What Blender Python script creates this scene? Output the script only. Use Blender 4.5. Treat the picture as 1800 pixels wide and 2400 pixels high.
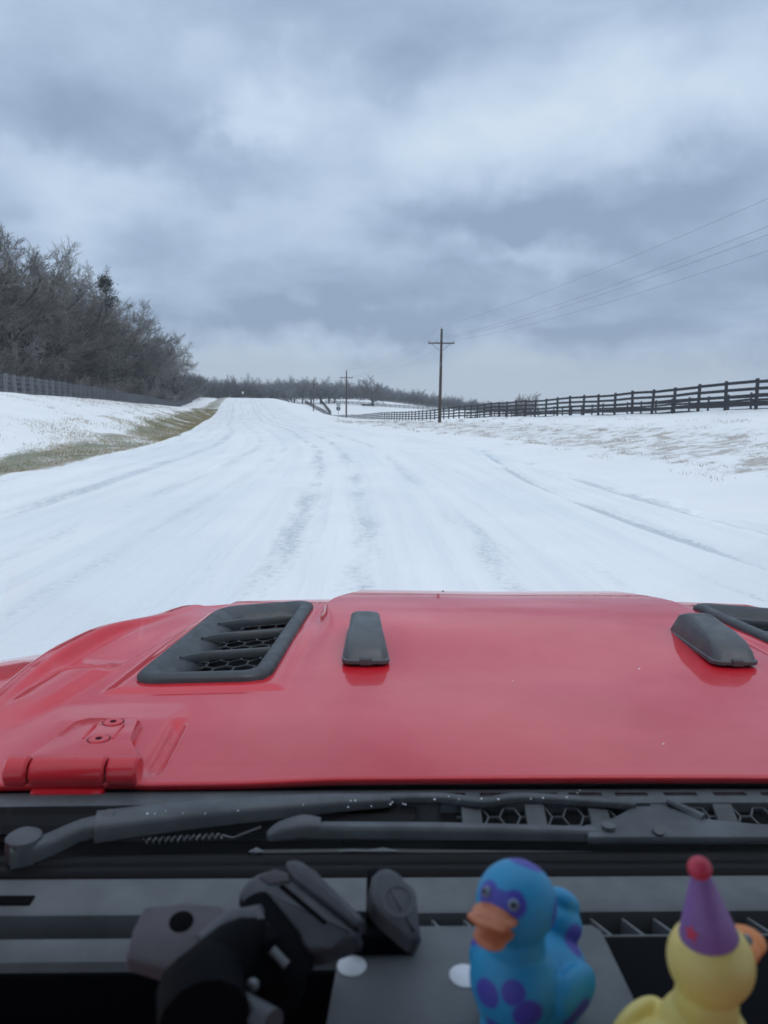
import bpy, bmesh, math, random
import numpy as np
from mathutils import Vector, Matrix, noise as mnoise
for o in list(bpy.data.objects): bpy.data.objects.remove(o)
sc = bpy.context.scene
C = sc.collection
R = math.radians

# ------------------------------------------------------------------ camera
CAMH = 1.75
cam_d = bpy.data.cameras.new('camera'); cam = bpy.data.objects.new('camera', cam_d); C.objects.link(cam)
cam_d.sensor_fit = 'VERTICAL'; cam_d.sensor_height = 24.0; cam_d.lens = 18.0
cam_d.clip_start = 0.02; cam_d.clip_end = 6000
YAW, PITCH, ROLL = R(1.85), R(7.6), R(0.8)
fw = Vector((math.sin(YAW)*math.cos(PITCH), math.cos(YAW)*math.cos(PITCH), -math.sin(PITCH)))
rt = Vector((math.cos(YAW), -math.sin(YAW), 0)); up = rt.cross(fw)
rt, up = rt*math.cos(ROLL)+up*math.sin(ROLL), up*math.cos(ROLL)-rt*math.sin(ROLL)
m = Matrix((rt, up, -fw)).transposed().to_4x4(); m.translation = (0, 0, CAMH)
cam.matrix_world = m
cam_d.dof.use_dof = True; cam_d.dof.focus_distance = 2.6; cam_d.dof.aperture_fstop = 5.0
sc.camera = cam

# ------------------------------------------------------------------ light and sky
SUN_EL, SUN_AZ = R(52), R(150)          # azimuth from +Y towards +X: high, behind the car
sun_d = bpy.data.lights.new('sun', 'SUN'); sun = bpy.data.objects.new('sun', sun_d); C.objects.link(sun)
sun_d.energy = .80; sun_d.angle = R(40); sun_d.color = (1.0, 0.94, 0.84)
sd = Vector((math.sin(SUN_AZ)*math.cos(SUN_EL), math.cos(SUN_AZ)*math.cos(SUN_EL), math.sin(SUN_EL)))
sun.rotation_euler = sd.to_track_quat('Z', 'Y').to_euler(); sun.location = sd*300
vs = sc.view_settings; vs.view_transform = 'Standard'; vs.look = 'None'; vs.gamma = 1; vs.use_curve_mapping = False
vs.exposure = 0.0
try:
    sc.cycles.max_bounces = 8; sc.cycles.transparent_max_bounces = 12; sc.cycles.caustics_reflective = False
except Exception: pass

class NT:
    """small helper to write node trees"""
    def __init__(s, tree): s.t = tree; s.n = tree.nodes; s.l = tree.links
    def add(s, typ, **kw):
        n = s.n.new(typ)
        for k, v in kw.items(): setattr(n, k, v)
        return n
    def put(s, sock, v):
        if hasattr(v, 'is_output') or isinstance(v, bpy.types.NodeSocket): s.l.new(v, sock)
        else: sock.default_value = v
    def math(s, op, a, b=0.0, c=None, clamp=False):
        n = s.add('ShaderNodeMath', operation=op, use_clamp=clamp)
        s.put(n.inputs[0], a); s.put(n.inputs[1], b)
        if c is not None: s.put(n.inputs[2], c)
        return n.outputs[0]
    def vmath(s, op, a, b=(0,0,0)):
        n = s.add('ShaderNodeVectorMath', operation=op)
        s.put(n.inputs[0], a); s.put(n.inputs[1], b)
        return n.outputs['Value'] if op in ('DISTANCE', 'LENGTH', 'DOT_PRODUCT') else n.outputs[0]
    def noise(s, vec, scale, detail=4, rough=.5, dist=0.0, color=False):
        n = s.add('ShaderNodeTexNoise'); s.put(n.inputs['Vector'], vec)
        n.inputs['Scale'].default_value = scale; n.inputs['Detail'].default_value = detail
        n.inputs['Roughness'].default_value = rough; n.inputs['Distortion'].default_value = dist
        return n.outputs['Color' if color else 'Fac']
    def ramp(s, fac, stops, interp='LINEAR'):
        n = s.add('ShaderNodeValToRGB'); n.color_ramp.interpolation = interp
        el = n.color_ramp.elements
        while len(el) < len(stops): el.new(.5)
        for e, (p, c) in zip(el, stops): e.position = p; e.color = (*c, 1) if len(c) == 3 else c
        s.put(n.inputs[0], fac); return n.outputs[0]
    def mix(s, fac, a, b, mode='MIX'):
        n = s.add('ShaderNodeMix', data_type='RGBA', blend_type=mode)
        s.put(n.inputs[0], fac)
        for i, v in ((6, a), (7, b)): s.put(n.inputs[i], (*v, 1) if isinstance(v, tuple) and len(v) == 3 else v)
        return n.outputs[2]
    def smooth(s, x, lo, hi):
        n = s.add('ShaderNodeMapRange', interpolation_type='SMOOTHSTEP', clamp=True)
        s.put(n.inputs[0], x); n.inputs[1].default_value = lo; n.inputs[2].default_value = hi
        return n.outputs[0]

wd = bpy.data.worlds.new('World'); sc.world = wd; wd.use_nodes = True
w = NT(wd.node_tree); w.n.clear()
tc = w.add('ShaderNodeTexCoord'); D = tc.outputs['Generated']
sep = w.add('ShaderNodeSeparateXYZ'); w.l.new(D, sep.inputs[0])
az = w.math('ARCTAN2', sep.outputs[0], sep.outputs[1])
el = w.math('ARCSINE', sep.outputs[2])
# cloud deck seen in perspective: direction projected on a high plane
den = w.math('MAXIMUM', w.math('ADD', sep.outputs[2], 0.16), 0.05)
comb = w.add('ShaderNodeCombineXYZ')
w.l.new(w.math('DIVIDE', sep.outputs[0], den), comb.inputs[0]); w.l.new(w.math('DIVIDE', sep.outputs[1], den), comb.inputs[1])
P = comb.outputs[0]
n1 = w.noise(w.vmath('ADD', P, (3.1, 7.7, 0)), 1.1, 7, .50, .25)
n2 = w.noise(w.vmath('ADD', P, (11.3, 2.2, 4)), 2.3, 7, .55, .25)
wz = w.noise(w.vmath('ADD', D, (5, 1, 2)), 7.0, 5, .55, 0, True)
wsep = w.add('ShaderNodeSeparateColor'); w.l.new(wz, wsep.inputs[0])
azw = w.math('ADD', az, w.math('MULTIPLY', w.math('SUBTRACT', wsep.outputs[0], .5), .30))
elw = w.math('ADD', el, w.math('MULTIPLY', w.math('SUBTRACT', wsep.outputs[1], .5), .16))
def cloud_dir(u, v):
    d = (fw + rt*((u-900)/1800) - up*((v-1200)/1800)).normalized()
    return math.atan2(d.x, d.y), math.asin(d.z)
# broad bright breaks and dark cloud bellies of the deck ahead (azimuth, elevation, spread)
BLOBS = [(1300, 250, .22, .075, .30), (1000, 300, .10, .05, .14), (640, 215, .05, .035, .22), (1700, 170, .12, .06, .16),
         (615, 310, .03, .018, .22), (690, 420, .09, .07, .12), (60, 400, .20, .035, .24), (330, 470, .14, .03, .12),
         (1230, 605, .13, .018, .22), (950, 570, .10, .022, .10),
         (330, 330, .20, .05, -.16), (560, 430, .10, .03, -.10), (880, 120, .20, .06, -.10), (250, 100, .20, .06, .08),
         (1480, 480, .26, .05, -.22), (1150, 500, .12, .03, -.14), (1600, 700, .30, .06, -.16), (1050, 770, .28, .022, -.20), (560, 740, .22, .024, -.16), (640, 850, .20, .016, .16),
         (800, 640, .20, .03, -.07)]
tot = None
for (u, v, sa, se, amp) in BLOBS:
    a, e = cloud_dir(u, v)
    dx = w.math('MULTIPLY', w.math('SUBTRACT', azw, a), 1/sa); dy = w.math('MULTIPLY', w.math('SUBTRACT', elw, e), 1/se)
    g = w.math('MULTIPLY', w.math('EXPONENT', w.math('MULTIPLY', w.math('ADD', w.math('MULTIPLY', dx, dx), w.math('MULTIPLY', dy, dy)), -1.0)), amp)
    tot = g if tot is None else w.math('ADD', tot, g)
dens = w.math('ADD', w.math('MULTIPLY', n1, .55), w.math('MULTIPLY', n2, .40))
n3 = w.noise(w.vmath('MULTIPLY', w.vmath('ADD', D, (2, 9, 4)), (1, 1, 1.9)), 6.5, 7, .56, .35)
dens = w.math('ADD', dens, w.math('MULTIPLY', w.math('SUBTRACT', n3, .5), .42))
dens = w.math('ADD', dens, tot)
dens = w.math('ADD', w.math('MULTIPLY', w.math('SUBTRACT', dens, .52), 1.35), .52)
cl = w.ramp(dens, [(.18, (.315, .410, .565)), (.40, (.420, .530, .705)), (.58, (.520, .640, .815)), (.78, (.610, .735, .890)), (1.0, (.72, .83, .96))])
# pale clear band under the deck at the horizon, all the way round
hz = w.math('MULTIPLY', w.math('SUBTRACT', 1.0, w.smooth(w.math('ADD', elw, w.math('MULTIPLY', n2, .03)), .045, .105)), .85)
cl = w.mix(hz, cl, (.640, .735, .840))
# an overcast sky is brighter towards the zenith, all the way round
zen = w.math('ADD', 1.0, w.math('MULTIPLY', w.smooth(sep.outputs[2], .40, 1.0), .9))
vm = w.add('ShaderNodeVectorMath', operation='SCALE'); w.l.new(w.mix(w.smooth(sep.outputs[2], .40, 1.0), cl, w.mix(1.0, cl, (1.08, 1.0, .90), 'MULTIPLY')), vm.inputs[0]); w.l.new(w.math('MULTIPLY', zen, 10.0), vm.inputs['Scale'])
sky = w.add('ShaderNodeTexSky', sky_type='NISHITA'); sky.sun_disc = False
sky.sun_elevation = SUN_EL; sky.sun_rotation = SUN_AZ; sky.altitude = 200
col = w.mix(.92, sky.outputs[0], vm.outputs[0])
bg = w.add('ShaderNodeBackground'); w.l.new(col, bg.inputs[0]); bg.inputs[1].default_value = 0.1
wo = w.add('ShaderNodeOutputWorld'); w.l.new(bg.outputs[0], wo.inputs[0])

# ------------------------------------------------------------------ helpers
def tag(o, label=None, cat=None, group=None, kind=None):
    if label: o['label'] = label
    if cat: o['category'] = cat
    if group: o['group'] = group
    if kind: o['kind'] = kind
    return o
def empty(name, loc=(0,0,0), rz=0.0, label=None, cat=None, group=None):
    o = bpy.data.objects.new(name, None); C.objects.link(o); o.location = loc; o.rotation_euler = (0, 0, rz)
    o.empty_display_size = .1
    return tag(o, label, cat, group)
def link(name, me, mat=None, parent=None):
    o = bpy.data.objects.new(name, me); C.objects.link(o)
    if mat is not None and not me.materials: me.materials.append(mat)
    if parent is not None: o.parent = parent
    return o
def mesh_np(name, V, F, mat=None, parent=None, smooth=False):
    me = bpy.data.meshes.new(name)
    me.from_pydata([tuple(v) for v in V] if not isinstance(V, np.ndarray) else V.tolist(), [], F if isinstance(F, list) else F.tolist())
    me.update()
    if smooth: me.polygons.foreach_set('use_smooth', [True]*len(me.polygons))
    return link(name, me, mat, parent)
class B:
    """collects shapes of ONE part in a bmesh"""
    def __init__(s): s.b = bmesh.new()
    def box(s, c, d, rot=None, bev=0.0, seg=2):
        mt = Matrix.Translation(c)
        if rot is not None: mt = mt @ (rot if isinstance(rot, Matrix) else Matrix.Rotation(rot, 4, 'Z'))
        r = bmesh.ops.create_cube(s.b, size=1.0, matrix=mt @ Matrix.Diagonal((*d, 1)))
        if bev:
            es = list({e for v in r['verts'] for e in v.link_edges})
            bmesh.ops.bevel(s.b, geom=es, offset=bev, segments=seg, profile=.5, affect='EDGES')
        return s
    def tube(s, pts, rad, n=8, cap=True):
        pts = [Vector(p) for p in pts]; rad = rad if isinstance(rad, (list, tuple)) else [rad]*len(pts)
        rings = []
        for i, p in enumerate(pts):
            t = (pts[min(i+1, len(pts)-1)]-pts[max(i-1, 0)]).normalized()
            a = t.orthogonal().normalized() if i == 0 else (a - t*a.dot(t)).normalized()
            b2 = t.cross(a)
            rings.append([s.b.verts.new(p+(a*math.cos(2*math.pi*k/n)+b2*math.sin(2*math.pi*k/n))*rad[i]) for k in range(n)])
        for r0, r1 in zip(rings, rings[1:]):
            for k in range(n): s.b.faces.new((r0[k], r0[(k+1) % n], r1[(k+1) % n], r1[k]))
        if cap: s.b.faces.new(rings[0][::-1]); s.b.faces.new(rings[-1])
        return s
    def prism(s, poly, z0, z1, mt=None, bev=0.0, seg=2):
        v0 = [s.b.verts.new((x, y, z0)) for x, y in poly]; v1 = [s.b.verts.new((x, y, z1)) for x, y in poly]
        n = len(poly)
        fs = [s.b.faces.new(v0[::-1]), s.b.faces.new(v1)]
        for k in range(n): fs.append(s.b.faces.new((v0[k], v0[(k+1) % n], v1[(k+1) % n], v1[k])))
        if mt is not None: bmesh.ops.transform(s.b, matrix=mt, verts=v0+v1)
        if bev: bmesh.ops.bevel(s.b, geom=list({e for e in fs[1].edges} | {e for e in fs[0].edges}), offset=bev, segments=seg, profile=.5, affect='EDGES')
        return s
    def lathe(s, prof, n=24, mt=None):
        rings = []; vs_ = []
        for r, z in prof:
            ring = [s.b.verts.new((r*math.cos(2*math.pi*k/n), r*math.sin(2*math.pi*k/n), z)) for k in range(n)] if r > 1e-6 else [s.b.verts.new((0, 0, z))]
            rings.append(ring); vs_ += ring
        for a, b2 in zip(rings, rings[1:]):
            for k in range(n):
                q = [a[k % len(a)], a[(k+1) % len(a)], b2[(k+1) % len(b2)], b2[k % len(b2)]]
                q = list(dict.fromkeys(q))
                if len(q) > 2: s.b.faces.new(q)
        if mt is not None: bmesh.ops.transform(s.b, matrix=mt, verts=vs_)
        return s
    def ball(s, c, r, sub=3):
        r = r if isinstance(r, (tuple, list)) else (r, r, r)
        bmesh.ops.create_icosphere(s.b, subdivisions=sub, radius=1, matrix=Matrix.Translation(c) @ Matrix.Diagonal((*r, 1)))
        return s
    def me(s, name, smooth=False, angle=35):
        bmesh.ops.recalc_face_normals(s.b, faces=s.b.faces[:])
        if smooth:
            for f in s.b.faces: f.smooth = True
            for e in s.b.edges:
                if len(e.link_faces) == 2 and e.calc_face_angle(0) > R(angle): e.smooth = False
        me = bpy.data.meshes.new(name); s.b.to_mesh(me); s.b.free(); return me
    def build(s, name, mat, parent=None, smooth=False, angle=35):
        return link(name, s.me(name, smooth, angle), mat, parent)
def copy_tree(o, parent=None):
    c = o.copy(); C.objects.link(c); c.parent = parent
    for ch in o.children: copy_tree(ch, c)
    return c
def sstep(x): x = np.clip(x, 0, 1); return x*x*(3-2*x)

# ------------------------------------------------------------------ materials
def mat(name, col, rough=.6, metal=0.0, spec=.5, coat=0.0, var=0.0, vscale=8.0, bump=0.0, bscale=40.0, col2=None, coord='Object', bdist=.01):
    mm = bpy.data.materials.new(name); mm.use_nodes = True; t = NT(mm.node_tree)
    bs = t.n['Principled BSDF']
    bs.inputs['Roughness'].default_value = rough; bs.inputs['Metallic'].default_value = metal
    bs.inputs['Specular IOR Level'].default_value = spec; bs.inputs['Coat Weight'].default_value = coat
    bs.inputs['Base Color'].default_value = (*col, 1)
    co = t.add('ShaderNodeTexCoord').outputs[coord]
    if var:
        c2 = col2 or tuple(c*(1-var) for c in col)
        f = t.smooth(t.noise(co, vscale, 5, .6), .35, .65)
        t.l.new(t.mix(f, col, c2), bs.inputs['Base Color'])
        t.l.new(t.math('ADD', rough, t.math('MULTIPLY', t.math('SUBTRACT', f, .5), .15)), bs.inputs['Roughness'])
    if bump:
        bp = t.add('ShaderNodeBump'); bp.inputs['Strength'].default_value = bump; bp.inputs['Distance'].default_value = bdist
        t.l.new(t.noise(co, bscale, 4, .6), bp.inputs['Height']); t.l.new(bp.outputs[0], bs.inputs['Normal'])
    return mm
M = {}
M['paint'] = mat('red_paint', (.66, .015, .028), .40, spec=.2, coat=.9, var=.12, vscale=3)
M['paint'].node_tree.nodes['Principled BSDF'].inputs['Coat Roughness'].default_value = .045
M['plastic'] = mat('black_plastic', (.045, .052, .058), .46, var=.08, vscale=30, bump=.15, bscale=900, bdist=.0004)
M['cowl'] = mat('cowl_plastic', (.088, .099, .108), .55, var=.35, vscale=14, bump=.12, bscale=700, bdist=.0004)
M['rubber'] = mat('rubber', (.075, .083, .088), .40, var=.08, vscale=25)
M['gloss_black'] = mat('gloss_black', (.006, .006, .008), .25)
M['void'] = mat('dark_recess', (.004, .004, .005), .9, spec=.1)
M['dash'] = mat('dash_vinyl', (.140, .152, .156), .62, spec=.4, var=.15, vscale=20, bump=.25, bscale=1200, bdist=.0004)
M['shade_black'] = mat('shade_black', (.004, .0045, .006), .8, spec=.08)  # shade of the deep dash recess put into a near-black colour
M['seal'] = mat('seal_rubber', (.004, .0035, .0045), .45, spec=.12)
M['mount'] = mat('mount_plastic', (.075, .080, .090), .5, var=.15, vscale=40)
M['mount2'] = mat('anodised_bracket', (.085, .074, .082), .55, var=.15, vscale=30)
M['dot'] = mat('white_pad', (.82, .84, .86), .6, var=.08, vscale=60)
M['steel'] = mat('steel', (.35, .36, .38), .35, metal=.8)
M['dull_steel'] = mat('dull_steel', (.18, .19, .20), .5, metal=.6)
M['tyre'] = mat('tyre', (.018, .018, .018), .8)
M['headliner'] = mat('headliner', (.05, .05, .052), .9)
M['fence_black'] = mat('black_stained_wood', (.018, .020, .026), .65, var=.45, vscale=5, col2=(.045, .048, .055), bump=.3, bscale=12)
M['fence_grey'] = mat('weathered_wood', (.26, .27, .285), .8, var=.4, vscale=4, col2=(.16, .17, .185), bump=.3, bscale=12)
M['fence_slate'] = mat('slate_board', (.12, .13, .145), .8, var=.4, vscale=3, col2=(.08, .088, .10))
M['wire_mesh'] = mat('galvanised_mesh', (.16, .175, .20), .6, metal=.3)
M['pole'] = mat('creosoted_pole', (.085, .065, .055), .85, var=.4, vscale=4, bump=.4, bscale=9)
M['insul'] = mat('insulator', (.30, .31, .33), .25)
M['wire'] = mat('power_line', (.20, .21, .23), .5)
M['sign'] = mat('sign_back', (.40, .42, .44), .5, metal=.3, var=.2)
M['bark'] = mat('bark', (.11, .10, .098), .9, var=.45, vscale=2.0, col2=(.04, .038, .04))
M['twig'] = mat('iced_twig', (.225, .215, .20), .6, var=.5, vscale=.35, col2=(.095, .09, .082))
M['twig_dark'] = mat('dark_twig', (.135, .13, .12), .7, var=.5, vscale=.35, col2=(.06, .06, .056))
M['twig_pale'] = mat('pale_twig', (.34, .31, .30), .7, var=.4, vscale=.5, col2=(.13, .12, .12))
M['hazed_twig'] = mat('hazed_twig', (.21, .215, .225), .8, var=.5, vscale=.2, col2=(.12, .125, .135))  # distant twigs, with the paling of the haze mixed into their colour
M['cedar'] = mat('cedar_leaf', (.032, .045, .034), .7, var=.5, vscale=.8, col2=(.018, .028, .024))
M['trough'] = mat('trough_wood', (.03, .03, .033), .8, var=.3)

# ------------------------------------------------------------------ terrain
def cxr(y):   # road centre line
    return np.interp(y, [-60, 0, 15, 35, 58, 100, 150, 200, 270, 330, 420, 900], [-1.2, -1.0, -1.0, -1.7, -5.0, -12.3, -20, -28, -38.0, -50, -78, -280])
def cx_s(y):  # smoothed
    y = np.asarray(y, float); s = 0
    for d in (-9, -6, -3, 0, 3, 6, 9): s = s + cxr(y+d*(.4+np.clip(y, 0, 300)/150))
    return s/7
def zr(y): return 5.2*sstep((np.asarray(y, float)-105)/185) + .6*sstep((np.asarray(y, float)-300)/200)
def zl(y): return np.interp(y, [-60, 30, 57, 104, 160, 208, 260, 330, 420, 900], [2.3, 2.5, 2.6, 2.5, 1.9, 1.45, 3.2, 5.8, 7.0, 9])
def zf(y): return np.interp(y, [-60, 20, 36, 48, 70, 114, 170, 229, 268, 350, 420, 600, 1000], [2.3, 2.2, 2.03, 1.72, 1.2, .23, -.8, -1.55, .6, 4.1, 7.0, 8.5, 9.0])
def xfence(y): return 18.8-.14*(np.asarray(y, float)-36.3)
def bumpy(x, y): return .05*np.sin(x*.9+1.3*np.sin(y*.31))*np.sin(y*.47+.7*np.sin(x*.23)) + .10*np.sin(x*.13+.5)*np.sin(y*.09+1)
def HT(x, y):
    x = np.asarray(x, float); y = np.asarray(y, float)
    c = cx_s(y); t = x-c; r = zr(y)
    tf = xfence(y)-c
    # left bank
    sl = np.clip((-t-7.6)/np.maximum(14.0, 4), 0, 1.0)
    left = r+(zl(y)-r)*(1-(1-sl)**1.6)*sstep(sl*3+.2)
    left = left+np.maximum(-t-24, 0)*.012
    # right bank
    sr = np.clip((t-8.2)/np.maximum(tf-8.2, 4), 0, 1)
    k = sstep((x+10)/90)
    far = zf(y)*(1-k)+np.minimum(zf(y), .6+0.0*x)*k
    zfe = zf(y)*(1-sstep((x-xfence(y))/60))+far*sstep((x-xfence(y))/60)
    right = r+(zfe-r)*(sr**1.15)
    z = np.where(t < 0, left, right)
    off = sstep((np.abs(t)-7.8)/4)
    z = z+bumpy(x, y)*off
    return z
def Hs(x, y): return float(HT(np.array([x]), np.array([y]))[0])

# ground sheet: fine near the road, coarse far away, out to the horizon
yy = np.concatenate([np.linspace(-80, -2, 20), np.linspace(0, 60, 160)[0:], 60+np.cumsum(np.linspace(.45, 5, 150)), 470+np.geomspace(8, 520, 16)])
yy = np.unique(np.round(yy, 3))
tt = np.concatenate([-np.geomspace(60, 900, 20)[::-1]-0, -np.linspace(30, 58, 30)[::-1], np.linspace(-29.5, -7, 110), np.linspace(-6, 6, 7), np.linspace(7, 24, 90), np.linspace(25, 60, 30), np.geomspace(62, 900, 20)])
T2, Y2 = np.meshgrid(tt, yy)
X2 = T2+cx_s(np.clip(Y2, -80, 700))
Z2 = HT(X2, np.clip(Y2, -80, 700))
dist = np.abs(T2)
Z2 = Z2-.10*(1-sstep((np.abs(T2+.1)-6.6)/.9))             # bed under the road sheet
Z2 = Z2+6*sstep((np.hypot(X2, Y2)-600)/1500)
nr, nc = X2.shape
idx = np.arange(nr*nc).reshape(nr, nc)
F = np.stack([idx[:-1, :-1], idx[:-1, 1:], idx[1:, 1:], idx[1:, :-1]], -1).reshape(-1, 4)
V = np.stack([X2, Y2, Z2], -1).reshape(-1, 3)
ground = mesh_np('ground', V, F, None, None, True); tag(ground, kind='structure')
# where the bare grass lies: a strip along the left road edge, scattered on the right bank (an attribute of the place)
tv = T2.reshape(-1); yv = Y2.reshape(-1)
strip_w = np.interp(yv, [0, 25, 40, 60, 120, 250], [.9, 1.1, 1.7, 2.7, 3.4, 3.6])
gl = .86*sstep((-tv-7.1)/1.0)*(1-sstep((-tv-8.2-strip_w*.6)/(.5+strip_w*.5)))
gl = gl + .16*sstep((-tv-8)/2)*(1-sstep((-tv-15)/7))
gr = .42*sstep((tv-9.6)/1.2)*(1-sstep((tv-14.5)/4.0))*(1-sstep((yv-110)/60)) + .16*sstep((tv-9)/3)*(1-sstep((tv-30)/10))
att = ground.data.attributes.new('bare', 'FLOAT', 'POINT'); att.data.foreach_set('value', np.clip(gl, 0, 1).astype(np.float32))
att = ground.data.attributes.new('tuft', 'FLOAT', 'POINT'); att.data.foreach_set('value', np.clip(gr, 0, 1).astype(np.float32))

def snow_mat(name, road=False):
    mm = bpy.data.materials.new(name); mm.use_nodes = True; t = NT(mm.node_tree); bs = t.n['Principled BSDF']
    pos = t.add('ShaderNodeNewGeometry').outputs['Position']
    snow = t.mix(t.smooth(t.noise(pos, .35, 5, .6), .3, .7), (.84, .845, .835), (.89, .89, .875))
    hn = t.noise(pos, 3.5, 6, .65)
    if not road:
        a1 = t.add('ShaderNodeAttribute', attribute_name='bare').outputs['Fac']; a2 = t.add('ShaderNodeAttribute', attribute_name='tuft').outputs['Fac']
        st = t.add('ShaderNodeMapping'); st.inputs['Scale'].default_value = (1.0, .22, 1); st.inputs['Rotation'].default_value = (0, 0, R(-7)); t.l.new(pos, st.inputs[0])
        pn = t.noise(st.outputs[0], .55, 7, .62, .3); fn = t.noise(pos, 6, 4, .7)
        th = t.math('ADD', t.math('MULTIPLY', pn, .75), t.math('MULTIPLY', fn, .25))
        g1 = t.smooth(t.math('ADD', a1, t.math('MULTIPLY', t.math('SUBTRACT', th, .5), 3.4)), .48, .92)
        g2 = t.smooth(t.math('ADD', a2, t.math('MULTIPLY', t.math('SUBTRACT', t.noise(pos, 1.3, 7, .75, .4), .5), 2.4)), .52, .80)
        gc = t.ramp(t.noise(st.outputs[0], .8, 5, .6), [(.36, (.15, .18, .09)), (.46, (.25, .25, .15)), (.56, (.38, .32, .22)), (.75, (.46, .38, .28))])
        gc = t.mix(t.smooth(t.noise(pos, 14, 3, .6), .45, .75), gc, (.18, .16, .11)); gc = t.mix(t.math('MULTIPLY', t.smooth(t.noise(pos, 11, 5, .8), .5, .72), .6), gc, (.66, .68, .68))
        gc2 = t.mix(t.noise(pos, 9, 3, .6), (.50, .41, .30), (.24, .185, .125))
        c = t.mix(t.math('MULTIPLY', g1, .92), snow, gc); c = t.mix(t.math('MULTIPLY', g2, .65), c, gc2)
        h = t.math('ADD', t.math('MULTIPLY', hn, .5), t.math('MULTIPLY', t.noise(pos, 14, 4, .6), .35))
        h = t.math('ADD', h, t.math('MULTIPLY', t.math('ADD', g1, g2), t.noise(pos, 40, 3, .7)))
        bd, bsn = .09, .6
    else:
        tr = t.add('ShaderNodeAttribute', attribute_name='track').outputs['Fac']; ic = t.add('ShaderNodeAttribute', attribute_name='ice').outputs['Fac']
        st = t.add('ShaderNodeMapping'); st.inputs['Scale'].default_value = (1.0, .16, 1); st.inputs['Rotation'].default_value = (0, 0, R(-3)); t.l.new(pos, st.inputs[0])
        sn = t.noise(st.outputs[0], 1.5, 6, .62, .2)
        f = t.smooth(t.math('MULTIPLY', tr, t.math('ADD', .22, t.math('MULTIPLY', t.smooth(sn, .35, .66), t.math('ADD', .55, t.smooth(t.noise(pos, 9, 5, .75), .42, .6))))), .12, 1.05)
        c = t.mix(t.math('MULTIPLY', f, .75), snow, (.44, .485, .53))
        br = t.smooth(t.math('ADD', ic, t.math('MULTIPLY', t.math('SUBTRACT', t.noise(st.outputs[0], 2.6, 8, .78, .5), .5), 1.9)), .68, .98)
        c = t.mix(t.math('MULTIPLY', br, .42), c, (.30, .315, .33))
        lat = t.add('ShaderNodeAttribute', attribute_name='lat').outputs['Fac']; sp3 = t.add('ShaderNodeSeparateXYZ'); t.l.new(pos, sp3.inputs[0])
        cv = t.add('ShaderNodeCombineXYZ'); t.l.new(t.math('MULTIPLY', lat, 2.6), cv.inputs[0]); t.l.new(t.math('MULTIPLY', sp3.outputs[1], .055), cv.inputs[1])
        stk = t.smooth(t.noise(cv.outputs[0], 1.0, 5, .62), .44, .66); c = t.mix(t.math('MULTIPLY', stk, .24), c, (.62, .68, .735))
        gran = t.smooth(t.noise(pos, 26, 4, .75), .50, .72); c = t.mix(t.math('MULTIPLY', gran, .22), c, (.66, .70, .74))
        pack = t.smooth(t.noise(st.outputs[0], .33, 4, .5), .42, .66)
        c = t.mix(t.math('MULTIPLY', pack, .40), c, (.66, .72, .77))
        h = t.math('ADD', t.math('MULTIPLY', sn, .6), t.math('MULTIPLY', t.noise(pos, 11, 5, .7), .5)); h = t.math('SUBTRACT', h, t.math('MULTIPLY', stk, .35)); bd, bsn = .045, .7
    t.l.new(c, bs.inputs['Base Color']); bs.inputs['Roughness'].default_value = .62; bs.inputs['Specular IOR Level'].default_value = .3
    bp = t.add('ShaderNodeBump'); bp.inputs['Strength'].default_value = bsn; bp.inputs['Distance'].default_value = bd
    t.l.new(h, bp.inputs['Height']); t.l.new(bp.outputs[0], bs.inputs['Normal'])
    return mm
M['snow'] = snow_mat('snow_field'); ground.data.materials.append(M['snow'])
M['road'] = snow_mat('packed_snow_road', True)

# road sheet with wheel ruts pressed into the snow
ry = np.concatenate([np.linspace(-6, 4.9, 24), 5+np.cumsum(np.geomspace(.035, 2.4, 560))]); ry = ry[ry < 420]
rtg = np.linspace(-8.1, 7.7, 330)
T3, Y3 = np.meshgrid(rtg, ry); c3 = cx_s(Y3); X3 = c3+T3
Z3 = zr(Y3)
rng = np.random.default_rng(4)
def wob(y, a, p, l): return a*np.sin(y/l+p)
TR = []   # (t offset, width, strength, rut depth)
for k, (t0, wdt, s_, dp) in enumerate([(-.15, .26, .8, .010), (-4.6, .30, .75, .014), (-2.9, .28, .55, .010), (-5.9, .22, .5, .01), (1.0, .30, .7, .012), (2.6, .30, .65, .012), (-1.7, .24, .45, .008), (3.5, .22, .35, .006), (.35, .18, .35, .006), (5.6, .2, .35, .008), (-6.8, .22, .55, .012)]):
    TR.append((t0+wob(Y3, .16, k*1.7, 9)+wob(Y3, .10, k*2.9, 23), wdt, s_, dp))
track = np.zeros_like(X3); dz = np.zeros_like(X3)
for t0, wdt, s_, dp in TR:
    g = np.exp(-((T3-t0)/wdt)**2); track = np.maximum(track, g*s_)
    dz -= dp*g; dz += dp*.7*np.exp(-((np.abs(T3-t0)-wdt*1.9)/(wdt*.6))**2)
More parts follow.
